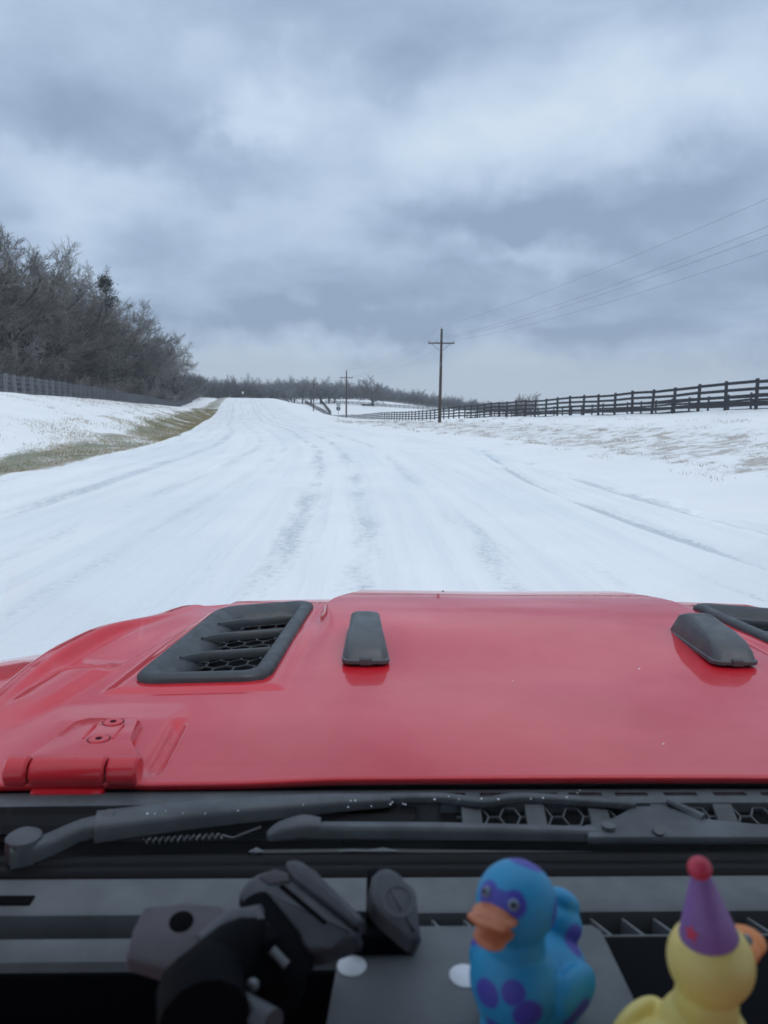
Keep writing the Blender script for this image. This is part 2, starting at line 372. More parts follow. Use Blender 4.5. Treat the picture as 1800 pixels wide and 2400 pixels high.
# the tracks of someone who pulled onto the shoulder on the right
def arc(ys, xs): return np.interp(Y3, ys, xs)
for ys, xs, wdt, s_, dp, lo, hi in [([0, 6, 8.7, 11.7, 15, 19, 26, 33, 37], [5.6, 5.0, 4.72, 4.42, 4.25, 4.25, 4.7, 5.25, 5.9], .125, 1.25, .024, 6, 40),
                                    ([0, 6, 8.5, 11, 14, 18, 25, 33, 40], [7.2, 6.5, 6.2, 6.0, 5.75, 5.6, 5.8, 6.3, 6.9], .18, .8, .02, 6, 40),
                                    ([0, 4, 6, 7.5, 9, 12], [4.4, 4.2, 4.05, 3.85, 3.6, 3.3], .12, .95, .015, 3, 8.6)]:
    xa = arc(ys, xs); e = X3-xa; wn = sstep((Y3-lo)/2)*(1-sstep((Y3-hi+2)/2))
    g = np.exp(-(e/wdt)**2)*wn; track = np.maximum(track, g*s_); dz -= dp*g; dz += dp*1.1*np.exp(-((np.abs(e)-wdt*2.2)/(wdt*.8))**2)*wn
# ploughed berm along the right edge of the lane
xb = np.interp(Y3, [0, 10, 17, 30, 36, 60], [6.75, 6.75, 6.3, 5.9, 5.6, 3.0]); dz += .045*np.exp(-((X3-xb)/.22)**2)*(1-sstep((Y3-32)/20)); track = np.maximum(track, .6*np.exp(-((X3-xb+.55)/.30)**2)*(1-sstep((Y3-30)/14)))
ice = .62*np.exp(-((T3+.35+wob(Y3, .2, 0, 7))/.34)**2)*(1-sstep((Y3-34)/12)) + .55*np.exp(-((T3+1.15+wob(Y3, .12, 1, 5))/.22)**2)*(1-sstep((Y3-12)/5))
ice += .48*np.exp(-((X3-.9)/.55)**2)*(1-sstep((Y3-9.5)/1.5)) + .5*np.exp(-((T3+.2)/.4)**2)*sstep((Y3-44)/10)*(1-sstep((Y3-70)/20)) + .42*np.exp(-((T3-1.8)/.5)**2)*sstep((Y3-60)/15)*(1-sstep((Y3-130)/40))
ice += .75*np.exp(-((X3-(arc([0, 8, 19, 33], [5.1, 4.75, 4.3, 5.4])))/.12)**2)*sstep((Y3-7)/3)*(1-sstep((Y3-22)/6))*.6
dz += .012*np.sin(X3*1.7+Y3*.12)*np.sin(Y3*.31+X3*.4)
eo = .28*np.sin(Y3*.55+1.0)*np.sin(Y3*.21)+.20*np.sin(Y3*1.7+np.sign(T3))+.14*np.sin(Y3*3.9+2*np.sin(Y3*.8))+.08*np.sin(Y3*8.3)
edge = sstep((np.abs(T3+.2)-7.12-eo*1.1)/.62)
dz -= .09*edge
dz += .035*np.exp(-((np.abs(T3+.2)-6.75-eo*.8)/.4)**2)
Z3 = Z3+dz
nr, nc = X3.shape; idx = np.arange(nr*nc).reshape(nr, nc)
F = np.stack([idx[:-1, :-1], idx[:-1, 1:], idx[1:, 1:], idx[1:, :-1]], -1).reshape(-1, 4)
road = mesh_np('road', np.stack([X3, Y3, Z3], -1).reshape(-1, 3), F, M['road'], None, True); tag(road, kind='structure')
for nm, a in (('track', track), ('ice', ice), ('lat', T3)):
    at = road.data.attributes.new(nm, 'FLOAT', 'POINT'); at.data.foreach_set('value', a.reshape(-1).astype(np.float32))

# grass blades that poke through: three-sided blades in one sheet of ground cover
def grass(name, n, sampler, hmin, hmax, wid, mt, seed, label, cat):
    rg = np.random.default_rng(seed); x, y, s = sampler(rg, n); n = len(x)
    z = HT(x, y)-.02; h = rg.uniform(hmin, hmax, n)*s; a = rg.uniform(0, 2*np.pi, n); l = rg.uniform(.2, .9, n)*h; b = rg.uniform(0, 2*np.pi, n)
    wv = np.minimum(wid*(1+y/35), .05)
    p = np.stack([x, y, z], -1); V = np.empty((n, 4, 3))
    for k in range(3):
        V[:, k] = p+np.stack([np.cos(a+k*2.094)*wv, np.sin(a+k*2.094)*wv, np.zeros(n)], -1)
    V[:, 3] = p+np.stack([np.cos(b)*l, np.sin(b)*l, h], -1)
    i = (np.arange(n)*4)[:, None]; F = np.concatenate([i+np.array([[0, 1, 3]]), i+np.array([[1, 2, 3]]), i+np.array([[2, 0, 3]])])
    o = mesh_np(name, V.reshape(-1, 3), F, mt); tag(o, label, cat, kind='stuff'); return o
def gm(name, a, b, c):
    mm = bpy.data.materials.new(name); mm.use_nodes = True; t = NT(mm.node_tree); bs = t.n['Principled BSDF']
    pos = t.add('ShaderNodeNewGeometry').outputs['Position']; st = t.add('ShaderNodeMapping'); st.inputs['Scale'].default_value = (1, .25, 1); t.l.new(pos, st.inputs[0])
    t.l.new(t.mix(t.smooth(t.noise(pos, 22, 2, .6), .35, .65), t.ramp(t.noise(st.outputs[0], .8, 4, .6), [(.38, a), (.55, b), (.72, c)]), tuple((p+q)/2.6 for p, q in zip(b, c))), bs.inputs['Base Color'])
    bs.inputs['Roughness'].default_value = .8; return mm
M['grass'] = gm('winter_grass', (.18, .21, .085), (.33, .29, .16), (.48, .37, .24))
M['straw'] = gm('dry_straw', (.30, .25, .18), (.38, .32, .24), (.24, .195, .14))
def clumpy(x, y, sc_, seed): return np.array([mnoise.noise(Vector((a*sc_+seed, b*sc_*.35, seed))) for a, b in zip(x, y)])
def samp_left(rg, n):
    y = 12+rg.random(n)**1.6*150; t = -7.7-rg.random(n)**1.4*3.2*(1+.3*np.clip(y/60, 0, 1.5)); x = cx_s(y)+t
    k = clumpy(x, y, .55, 3.0) > rg.uniform(-.35, .35, n)+np.clip((-t-10.2)*.25, 0, 1); return x[k], y[k], np.ones(k.sum())*(1+y[k]/90)
def samp_right(rg, n):
    y = 16+rg.random(n)**1.3*90; t = 9.3+rg.random(n)*12; x = cx_s(y)+t
    k = clumpy(x, y, 1.1, 9.0)*1.5 > rg.uniform(.1, 1.0, n)+np.clip((t-14)*.07, 0, 1); return x[k], y[k], np.ones(k.sum())*(1+y[k]/90)
def samp_fieldleft(rg, n):
    y = 18+rg.random(n)**1.3*110; t = -10-rg.random(n)*13; x = cx_s(y)+t
    k = clumpy(x, y, .8, 5.0) > rg.uniform(.05, .8, n); return x[k], y[k], np.ones(k.sum())*(1+y[k]/90)
grass('verge_grass', 60000, samp_left, .03, .09, .006, M['grass'], 1, 'strip of green and brown grass showing along the left road edge', 'grass')
grass('bank_straw', 50000, samp_right, .03, .10, .005, M['straw'], 2, 'dry straw poking through the snow on the right bank', 'grass')
grass('field_straw', 30000, samp_fieldleft, .04, .10, .005, M['straw'], 3, 'thin dry stalks in the snowy field below the left fence', 'grass')

# ------------------------------------------------------------------ board fences
def post_mesh(h, wd_, mt, n=4):
    b = B(); b.box((0, 0, h/2-.15), (wd_, wd_, h+.3), bev=.012, seg=1); me = b.me('post'); me.materials.append(mt); return me
unit_board = {}
def board_between(name, p0, p1, hgt, thk, mt, parent, share=None):
    """a plank from p0 to p1; alike planks share one unit mesh"""
    key = mt.name
    if key not in unit_board:
        b = B(); b.box((.5, 0, 0), (1, 1, 1)); me = b.me('board'); me.materials.append(mt); unit_board[key] = me
    o = link(name, unit_board[key], None, parent)
    d = Vector(p1)-Vector(p0); o.location = p0
    o.rotation_euler = (0, -math.atan2(d.z, math.hypot(d.x, d.y)), math.atan2(d.y, d.x)); o.scale = (d.length+.02, thk, hgt)
    return o
def fence(name, pts, label, cat, group, h, rails, mt_post, mt_board, pw=.13, bw=.15, sink=0, max_boards=300, jit=.03, seed=0, far_stuff=True, mesh=False):
    """pts: ordered post positions (x, y); boards nailed on the road side"""
    rnd = random.Random(seed)
    root = empty(name, (0, 0, 0), 0, label, cat, group)
    x0, y0 = pts[0]; root.location = (x0, y0, Hs(x0, y0)); base = root.location.copy()
    P3 = [Vector((x, y, Hs(x, y)))-base for x, y in pts]
    pm = post_mesh(h+.06, pw, mt_post)
    nb = 0; rest = B(); nrest = 0; wires = B(); nw = 0
    for i, p in enumerate(P3):
        q = P3[min(i+1, len(P3)-1)]-P3[max(i-1, 0)]; ang = math.atan2(q.y, q.x)
        o = link('post', pm, None, root); o.location = p; o.rotation_euler = (rnd.uniform(-jit, jit), rnd.uniform(-jit, jit), ang)
        if i+1 < len(P3):
            d = (P3[i+1]-p); nrm = Vector((-d.y, d.x, 0)).normalized()*(pw/2+.016)
            for r in rails:
                a = p+nrm+Vector((0, 0, r+rnd.uniform(-.02, .02))); b2 = P3[i+1]+nrm+Vector((0, 0, r+rnd.uniform(-.02, .02)))
                if nb < max_boards: board_between('board', a, b2, bw, .025, mt_board, root); nb += 1
                else:
                    dd = b2-a
                    rot = Matrix.Rotation(math.atan2(dd.y, dd.x), 4, 'Z') @ Matrix.Rotation(-math.atan2(dd.z, math.hypot(dd.x, dd.y)), 4, 'Y')
                    rest.box((a+b2)/2, (dd.length+.02, .025, bw), rot); nrest += 1
            if mesh:
                for j in range(11): wires.tube([p+Vector((0, 0, .06+j*h*.088))-nrm*1.1, P3[i+1]+Vector((0, 0, .06+j*h*.088))-nrm*1.1], .006, 3, False)
                for j in range(16):
                    f = j/16; q0 = p.lerp(P3[i+1], f)-nrm*1.1; wires.tube([q0+Vector((0, 0, .04)), q0+Vector((0, 0, h*.96))], .006, 3, False)
    if nrest: o = rest.build('board_run', mt_board, root); o['kind'] = 'stuff'
    else: rest.b.free()
    if mesh: o = wires.build('wire_mesh', M['wire_mesh'], root); o['kind'] = 'stuff'
    else: wires.b.free()
    return root
def run(x0, y0, x1, y1, step):
    n = max(2, int(math.hypot(x1-x0, y1-y0)/step)+1); return [(x0+(x1-x0)*i/(n-1), y0+(y1-y0)*i/(n-1)) for i in range(n)]
RAILS = (1.30, .97, .64, .31)
ys = np.arange(24.3, 350, 2.40); ptsR = [(float(xfence(y)), float(y)) for y in ys][::1]
# boards face the road: run the posts from far to near would flip the side, so keep near to far
fence('board_fence', ptsR, 'long black four-board fence climbing the snowy bank on the right', 'fence', 'black board fences', 1.40, RAILS, M['fence_black'], M['fence_black'], seed=1)
ptsR2 = [(float(xfence(y))+7.5+.02*(y-24), float(y)) for y in np.arange(27, 120, 2.44)]
fence('board_fence', ptsR2, 'second black board fence standing behind the long right fence', 'fence', 'black board fences', 1.35, (1.25, .94, .63, .32), M['fence_black'], M['fence_black'], pw=.11, seed=2)
ptsB = run(float(xfence(246))+1.2, 247, -17.5, 352, 2.44)
fence('board_fence', ptsB, 'far black fence branching up the slope beside the small light pole', 'fence', 'black board fences', 1.40, RAILS, M['fence_black'], M['fence_black'], seed=3, max_boards=0, bw=.2)
ptsC = run(-16.0, 354, 34.0, 300, 2.6)
fence('board_fence', ptsC, 'distant low black fence crossing the white field behind the lone tree', 'fence', 'black board fences', 1.35, (1.25, .94, .63, .32), M['fence_black'], M['fence_black'], seed=4, max_boards=0)
ptsL = [(-26.7-.145*(y-57)-(.0 if y < 104 else .0), float(y)) for y in np.arange(36, 262, 2.44)]
fence('post_fence', ptsL, 'grey post fence with boards and wire mesh below the left woods', 'fence', None, 1.45, (1.36, 1.0, .62, .25), M['fence_grey'], M['fence_slate'], pw=.24, bw=.20, seed=5, max_boards=300, mesh=True)

# ------------------------------------------------------------------ power line
def pole(x, y, h, label):
    z = Hs(x, y); r = empty('utility_pole', (x, y, z), math.atan2(-.14, 1)*-1*-1, label, 'utility pole', 'wooden utility poles')
    B().tube([(0, 0, -.3), (0, 0, h*.5), (0, 0, h)], [.16, .135, .10], 12).build('pole_shaft', M['pole'], r, True)
    za = h-1.30
    B().box((0, -.13, za), (2.44, .10, .12), bev=.01, seg=1).build('crossarm', M['pole'], r)
    for s in (-1, 1): B().tube([(s*.95, -.19, za-.02), (0.0+s*.09, -.16, za-.68)], .022, 6).build('brace', M['dull_steel'], r)
    for k, dx in enumerate((-1.12, -.42, 1.12)):
        B().lathe([(0, 0), (.02, 0), (.02, .05), (.055, .06), (.06, .09), (.04, .11), (.045, .15), (.0, .17)], 12, Matrix.Translation((dx, -.13, za+.06))).build('insulator', M['insul'], r, True)
    B().lathe([(0, 0), (.02, 0), (.02, .14), (.05, .15), (.05, .2), (0, .24)], 12, Matrix.Translation((0, 0, h))).build('insulator', M['insul'], r, True)
    B().box((0, -.16, za-1.9), (.10, .08, .12), bev=.02).build('insulator', M['insul'], r)
    return r, h, z, za
PX = [(17.5, 1.0, 8.6), (7.4, 72.0, 8.55), (-2.6, 143.0, 8.55), (-12.9, 214.0, 8.9)]
PL = ['wooden utility pole beside the car, carrying the near end of the wires', 'tall wooden utility pole with crossarm standing in front of the right fence',
      'middle wooden utility pole by the road sign at the end of the fence', 'farthest wooden utility pole standing on the slope beside the road']
poles = [pole(x, y, h, l) for (x, y, h), l in zip(PX, PL)]
def wire(name, dx, zoff, sag, label):
    pts = []; prev = None
    org = None
    for (x, y, h), (r, hh, z, za) in zip(PX, poles):
        a = r.rotation_euler.z; p = Vector((x+dx*math.cos(a)+.13*math.sin(a)*(dx != 0), y+dx*math.sin(a)-.13*math.cos(a)*(dx != 0), z+(hh+.24 if zoff is None else za+zoff)))
        if prev is not None:
            for i in range(0 if not pts else 1, 17):
                f = i/16; q = prev.lerp(p, f); q.z -= sag*4*f*(1-f); pts.append(q)
        prev = p
    o = B().tube(pts, .0065, 5).build(name, M['wire'], None, True); return tag(o, label, 'power line', 'power lines')
wire('power_line', 0, None, .9, 'topmost power line running over the pole tops')
wire('power_line', -1.12, .24, 1.0, 'power line on the road-side end of the crossarms')
wire('power_line', -.42, .24, 1.0, 'power line on the crossarms beside the pole shafts')
wire('power_line', 1.12, .24, 1.0, 'power line on the fence-side end of the crossarms')
# ------------------------------------------------------------------ small roadside things
def sign(x, y, label, big=True):
    r = empty('road_sign', (x, y, Hs(x, y)), R(4), label, 'road sign')
    B().box((0, 0, 1.25), (.07, .05, 2.6), bev=.005, seg=1).build('post', M['sign'], r)
    if big:
        B().box((0, .04, 2.35), (.61, .006, .46), bev=.002, seg=1).build('sign_plate', M['sign'], r)
        poly = [(-.30, 1.55), (-.33, 1.80), (-.24, 2.04), (.24, 2.04), (.33, 1.80), (.30, 1.55), (.12, 1.44), (-.12, 1.44)]
        B().prism(poly, -.003, .003, Matrix.Translation((0, .04, 0)) @ Matrix.Rotation(R(90), 4, 'X')).build('route_shield', M['fence_slate'], r)
    else:
        B().box((0, .04, 2.2), (.6, .006, .75), bev=.002, seg=1).build('sign_plate', M['dot'], r)
    return r
sign(-3.35, 118, 'small road sign seen from behind, by the middle utility pole')
sign(-45.2, 300, 'tiny white road sign before the dark trees at the road crest', False)
def gate(x, y):
    r = empty('farm_gate', (x, y, Hs(x, y)), R(12), 'pale farm gate in the snow right of the road crest', 'gate')
    for s in (0, 3.6): B().box((s, 0, .75), (.16, .16, 1.8), bev=.02, seg=1).build('gate_post', M['sign'], r)
    for k in range(5): B().tube([(.1, 0, .3+k*.24), (3.5, 0, .3+k*.24)], .025, 6).build('rail', M['sign'], r)
    B().tube([(1.8, 0, .28), (1.8, 0, 1.28)], .025, 6).build('upright', M['sign'], r)
gate(-33.5, 322)
def trough(x, y):
    r = empty('feed_trough', (x, y, Hs(x, y)), R(-28), 'dark wooden trough under the lone field tree', 'trough')
    for k in range(3): B().box((0, 0, .22+k*.26), (5.4, .05, .22), bev=.01, seg=1).build('side_board', M['trough'], r)
    for k in range(3): B().box((0, 1.2, .22+k*.26), (5.4, .05, .22), bev=.01, seg=1).build('side_board', M['trough'], r)
    for s in (-2.6, 0, 2.6):
        for q in (.06, 1.14): B().box((s, q, .45), (.12, .12, 1.0)).build('post', M['trough'], r)
    B().box((0, .6, .12), (5.2, 1.1, .06)).build('floor_board', M['trough'], r)

# ------------------------------------------------------------------ trees
class Sk:
    """bare tree as tapered three- and four-sided limbs, split in trunk (thick) and crown (thin)"""
    def __init__(s, seed): s.r = random.Random(seed); s.V = {0: [], 1: []}; s.F = {0: [], 1: []}
    def seg(s, k, p, q, r0, r1, n):
        V, F = s.V[k], s.F[k]; d = (q-p).normalized(); a = d.orthogonal().normalized(); b = d.cross(a); i = len(V)
        for c, r in ((p, r0), (q, r1)):
            for j in range(n):
                t = 2*math.pi*j/n; V.append(c+a*(r*math.cos(t))+b*(r*math.sin(t)))
        for j in range(n): F.append((i+j, i+(j+1) % n, i+n+(j+1) % n, i+n+j))
    def grow(s, p, d, L, rad, lev, P):
        rn = s.r; n = P['segs'][lev]; pts = [p.copy()]; dirs = [d.copy()]
        for i in range(n):
            d = (d+Vector((rn.gauss(0, 1), rn.gauss(0, 1), rn.gauss(0, 1)))*P['wig'][lev]+Vector((0, 0, 1))*P['up'][lev]).normalized()
            p = p+d*(L/n); pts.append(p.copy()); dirs.append(d.copy())
        tip = rad*P['taper'][lev]
        k = 0 if lev <= P['trunk_lev'] else 1; ns = 7 if lev == 0 else (5 if lev == 1 else (4 if lev == 2 else 3))
        for i in range(n):
            s.seg(k, pts[i], pts[i+1]+(pts[i+1]-pts[i])*.04, rad+(tip-rad)*i/n, rad+(tip-rad)*(i+1)/n, ns)
        if lev >= P['levels']: return
        nk = P['kids'][lev]; nk = max(1, int(nk*rn.uniform(.8, 1.2)+.5))
        for c in range(nk):
            f = P['start'][lev]+(1-P['start'][lev])*(c+rn.random())/nk; f = min(f, .999); i = int(f*n); q = pts[i].lerp(pts[i+1], f*n-i)
            bd = dirs[i+1]; ax = bd.orthogonal().normalized(); ax.rotate(Matrix.Rotation(c*2.4+rn.uniform(-.6, .6), 3, bd))
            an = R(rn.uniform(*P['ang'][lev])); nd = bd.copy(); nd.rotate(Matrix.Rotation(an, 3, ax))
            l2 = L*P['len'][lev]*rn.uniform(.7, 1.25)*(1.15-.55*f if lev > 0 else 1.1-.35*f)
            s.grow(q, nd, l2, max((rad+(tip-rad)*f)*P['rr'][lev], P['rmin']), lev+1, P)
        if lev > 0:   # leader continues
            for q_ in range(2 if lev < 3 else 1):
                nd = dirs[-1].copy(); nd.rotate(Matrix.Rotation(R(rn.uniform(8, 38)), 3, Vector((rn.gauss(0, 1), rn.gauss(0, 1), rn.gauss(0, 1))).normalized()))
                s.grow(pts[-1], nd, L*P['len'][lev]*.72, max(tip, P['rmin']), lev+1, P)
OAK = dict(levels=4, segs=[5, 5, 4, 3, 2], wig=[.06, .13, .16, .20, .22], up=[.05, .06, .05, .03, .03], taper=[.55, .4, .4, .45, .5], trunk_lev=1,
           kids=[10, 8, 7, 8], start=[.36, .2, .15, .08], ang=[(30, 68), (28, 62), (25, 60), (25, 60)], len=[.80, .56, .54, .55], rr=[.5, .45, .5, .55], rmin=.0095)
TALL = dict(OAK, kids=[12, 8, 7, 8], start=[.30, .18, .15, .08], ang=[(22, 66), (26, 58), (24, 56), (24, 58)], up=[.06, .055, .045, .03, .03], len=[.74, .53, .53, .55])
BUSH = dict(OAK, levels=3, kids=[9, 7, 7], segs=[4, 4, 3, 2], start=[.05, .2, .15], ang=[(25, 75), (25, 65), (25, 65)], len=[.62, .55, .55], rr=[.6, .6, .6], trunk_lev=0, wig=[.12, .18, .22, .25], rmin=.012)
FAR = dict(OAK, levels=3, kids=[14, 9, 9], segs=[3, 3, 2, 2], rmin=.024, start=[.30, .15, .1, .1], len=[1.15, .58, .55, .5], ang=[(15, 78), (28, 65), (25, 65), (25, 60)], up=[.04, .02, .02, .02])
WIDE = dict(OAK, kids=[9, 8, 6, 5], start=[.28, .22, .2, .12], ang=[(45, 82), (30, 65), (25, 60), (25, 60)], up=[.02, .02, .02, .02, .02], len=[.95, .56, .54, .55])
def tree_meshes(name, seed, P, h0, rad, H):
    s = Sk(seed); s.grow(Vector((0, 0, -.3)), Vector((s.r.gauss(0, .05), s.r.gauss(0, .05), 1)).normalized(), h0, rad, 0, P)
    zz_ = sorted(v.z for v in s.V[1]); zs = zz_[int(len(zz_)*.985)]; k = H/zs; out = []
    for i in (0, 1):
        me = bpy.data.meshes.new(name+('_trunk', '_crown')[i]); me.from_pydata([v*k for v in s.V[i]], [], s.F[i]); me.update(); out.append(me)
    return out
def cedar_meshes(seed, H):
    rg = random.Random(seed); s = Sk(seed); V, F = [], []
    s.seg(0, Vector((0, 0, -.3)), Vector((.1, 0, H*.95)), .16, .03, 6)
    for i in range(150):
        f = rg.random()**.8; z = H*(.12+.86*f); rr = H*.24*(1-f)**.65*rg.uniform(.35, 1.1); a = rg.uniform(0, 6.283)
        e = Vector((math.cos(a)*rr, math.sin(a)*rr, z+rg.uniform(-.1, .35))); s.seg(0, Vector((0, 0, z-.2)), e, .03, .01, 3)
        for j in range(46):
            t = rg.random()**.6; c = Vector((0, 0, z-.2)).lerp(e, .35+.68*t)+Vector((rg.gauss(0, .22), rg.gauss(0, .22), rg.gauss(0, .16))); i0 = len(V)
            d = Vector((rg.gauss(0, 1), rg.gauss(0, 1), rg.gauss(.3, 1))).normalized()*rg.uniform(.08, .2); n = d.orthogonal().normalized()*rg.uniform(.02, .05)
            n.rotate(Matrix.Rotation(rg.uniform(0, 6.28), 3, d.normalized())); V += [c-n, c+n, c+d]; F.append((i0, i0+1, i0+2))
    out = []
    for nm, v, f in (('trunk', s.V[0], s.F[0]), ('crown', V, F)):
        me = bpy.data.meshes.new('cedar_'+nm); me.from_pydata(v, [], f); me.update(); out.append(me)
    return out
def setm(ms, a, b): ms[0].materials.append(M[a]); ms[1].materials.append(M[b]); return ms
oaks = [setm(tree_meshes('oak', 11, OAK, 4.6, .26, 10), 'bark', 'twig'), setm(tree_meshes('oak', 12, TALL, 5.5, .24, 10), 'bark', 'twig'),
        setm(tree_meshes('oak', 13, TALL, 5.0, .26, 10), 'bark', 'twig_dark'), setm(tree_meshes('oak', 14, OAK, 4.4, .25, 10), 'bark', 'twig_dark')]
wide = setm(tree_meshes('oak', 21, WIDE, 3.6, .34, 10), 'bark', 'twig_dark')
bushes = [setm(tree_meshes('brush', 31, BUSH, 2.2, .08, 4), 'bark', 'twig'), setm(tree_meshes('brush', 32, BUSH, 2.0, .08, 4), 'bark', 'twig_pale'), setm(tree_meshes('brush', 33, BUSH, 2.2, .08, 4), 'bark', 'twig_dark')]
fars = [setm(tree_meshes('oak', 41, FAR, 3.4, .26, 8), 'bark', 'hazed_twig'), setm(tree_meshes('oak', 42, FAR, 3.0, .26, 8), 'bark', 'hazed_twig'), setm(tree_meshes('oak', 43, FAR, 2.6, .22, 8), 'bark', 'hazed_twig')]
paleround = setm(tree_meshes('oak', 44, FAR, 2.4, .18, 8), 'bark', 'twig_pale')
cedars = [setm(cedar_meshes(51, 9), 'bark', 'cedar'), setm(cedar_meshes(52, 9), 'bark', 'cedar')]
rnd = random.Random(77)
def tree(name, ms, x, y, s, label, group=None, cat='tree', sz=None, rz=None, parts=('trunk', 'crown'), sink=.05):
    o = empty(name, (x, y, Hs(x, y)-sink), rnd.uniform(0, 6.28) if rz is None else rz, label, cat, group); o.scale = (s, s, s if sz is None else sz)
    link(parts[0], ms[0], None, o); link(parts[1], ms[1], None, o)
    return o
def xl(y, d): return -26.7-.145*(y-57)-d     # a line d metres behind the left fence
# front row of the left woods, near to far: each with its own place along the fence
front = [(68, 6.0, 0, 1.34, 'tall bare oak at the left edge of the picture behind the grey fence'),
         (76, 5.0, 1, 1.44, 'tallest bare tree of the left woods with upswept twigs'),
         (84, 5.5, 2, 1.47, 'dark bare tree right of the tallest tree in the left woods'),
         (94, 4.5, 1, 1.58, 'bare tree with pale twigs just left of the green cedar'),
         (103, 5.5, 3, 1.50, 'dense bare tree close by the left side of the green cedar'),
         (126, 4.5, 0, 1.62, 'thin-topped bare tree just right of the green cedar'),
         (140, 4.0, 3, 1.45, 'bare oak halfway along the left fence with rounded crown'),
         (155, 3.5, 2, 1.55, 'dark bare oak past the middle of the left fence'),
         (172, 3.0, 0, 1.58, 'broad bare oak near the right end of the left woods'),
         (190, 2.5, 1, 1.45, 'second last big bare oak of the left woods'),
         (207, 2.0, 0, 1.42, 'last big rounded bare oak at the right end of the left woods')]
for y, d, k, s, lb in front: tree('oak_tree', oaks[k], xl(y, d), y, s*1.12, lb, 'bare trees of the left woods', sz=s)
tree('cedar_tree', cedars[0], xl(113, 1.5), 113, 1.95, 'dark green cedar rising above the bare trees of the left woods', None, rz=.4)
tree('cedar_tree', cedars[1], xl(119, 5), 119, 1.35, 'smaller dark cedar half hidden beside the taller green cedar', None)
tree('cedar_tree', cedars[0], xl(98, 9), 98, 1.45, 'dark cedar deep in the left woods behind the bare trees', None)
tree('cedar_tree', cedars[1], xl(148, 2.5), 148, .95, 'low dark cedar under the bare oaks past the middle of the left fence', None)
tree('cedar_tree', cedars[1], xl(216, 1.5), 216, .9, 'small dark cedar at the far end of the left woods', None)
GW = 'deep in the left woods'
for i in range(46):      # rows behind that fill the woods
    y = 62+i*3.3+rnd.uniform(-1.5, 1.5); d = (10, 14, 19, 25)[i % 4]+rnd.uniform(-2, 2)
    tree('oak_tree', oaks[(i*3+i//4) % 4], xl(y, d), y, np.interp(y, [62, 100, 200], [1.30, 1.42, 1.5])*rnd.uniform(.86, 1.04), 'bare tree crowded deep in the woods behind the left fence', GW)
for i in range(96):      # brush along the fence and under the trees
    y = 56+i*1.68+rnd.uniform(-1, 1); d = (1.8, 4.5, 8, 13)[i % 4]+rnd.uniform(-.8, .8)
    tree('brush', bushes[(i*2+i//5) % 3], xl(y, d), y, rnd.uniform(1.1, 2.0) if i % 4 else rnd.uniform(.7, 1.2), 'tangled bare brush under the trees behind the left fence', 'brush under the left woods', 'bush', parts=('stem', 'twigs'))
# the woods go on along the far left of the road
for i in range(40):
    y = 222+i*3.2+rnd.uniform(-2, 2); d = (2, 6, 11, 17)[i % 4]+rnd.uniform(-1, 1)
    tree('oak_tree', (oaks[2], fars[0], oaks[3], fars[1])[i % 4], xl(y, d), y, np.interp(y, [222, 250, 320], [.85, .80, .95])*rnd.uniform(.85, 1.12)*(1.0 if i % 2 == 0 else 1.2), 'bare tree in the dark woods at the far left of the road', 'far woods left of the road')
for i in range(36):
    y = 218+i*3+rnd.uniform(-1, 1); tree('brush', bushes[(0, 2, 2)[i % 3]], xl(y, 1.2 if i % 2 else 4), y, rnd.uniform(.9, 1.5), 'bare brush at the foot of the far left woods', 'brush of the far left woods', 'bush', parts=('stem', 'twigs'))
# dark mass across the crest of the road, left of the gap
for i in range(44):
    u = -.225+.135*(i/43)+rnd.uniform(-.004, .004); y = 352+rnd.uniform(0, 60)
    tree('oak_tree', fars[i % 3], u*y+1, y, rnd.uniform(.85, 1.25), 'dark bare tree in the wood closing the road at the crest', 'wood at the road crest')
for i in range(64):
    u = -.235+.14*(i/63); y = 346+rnd.uniform(0, 10)
    tree('brush', bushes[2], u*y+1, y, rnd.uniform(1.0, 1.7), 'dark brush at the edge of the wood closing the road', 'brush at the road crest', 'bush', parts=('stem', 'twigs'))
# trees right of the gap, with trunks one can see
grp = [(-.118, 335, 1.05), (-.108, 345, 1.15), (-.100, 330, 1.0), (-.088, 340, 1.25), (-.078, 336, 1.2), (-.066, 345, 1.35), (-.054, 350, 1.3), (-.044, 356, 1.15), (-.036, 362, 1.1)]
lbs = ['leaning dark oak just right of the road crest', 'second leaning oak right of the road crest', 'third oak right of the crest with a curved trunk', 'broad oak where the black fence meets the crest',
       'reddish grey oak left of the farthest utility pole', 'tall oak just behind the farthest utility pole', 'oak just right of the farthest utility pole', 'oak between the farthest pole and the middle pole', 'low oak left of the middle utility pole']
for (u, y, s), lb in zip(grp, lbs): tree('oak_tree', fars[int(y) % 3], u*y+1, y, s, lb, 'oaks right of the road crest')
tree('oak_tree', wide, 5.2, 332, 1.18, 'lone wide oak standing in the white field over a dark trough', None, rz=1.0)
trough(3.0, 329)
tree('oak_tree', paleround, 42.5, 200, 1.02, 'pale rounded bare tree rising over the right fence', None, sz=.9)
# far treeline over the field
for i in range(110):
    f = i/109; u = -.085+.30*f; y = 425+rnd.uniform(0, 70)
    hgt = np.interp(u, [-.085, 0, .07, .14, .22], [1.15, 1.05, .95, .75, .62])
    tree('oak_tree', fars[i % 3], u*y+1, y, hgt*rnd.uniform(.8, 1.2), 'bare tree in the long far treeline beyond the white field', 'far treeline beyond the field')
for i in range(90):
    u = -.085+.30*i/89; y = 420+rnd.uniform(0, 6)
    tree('brush', bushes[2], u*y+1, y, rnd.uniform(.7, 1.2), 'brush at the foot of the far treeline beyond the white field', 'brush of the far treeline', 'bush', parts=('stem', 'twigs'))

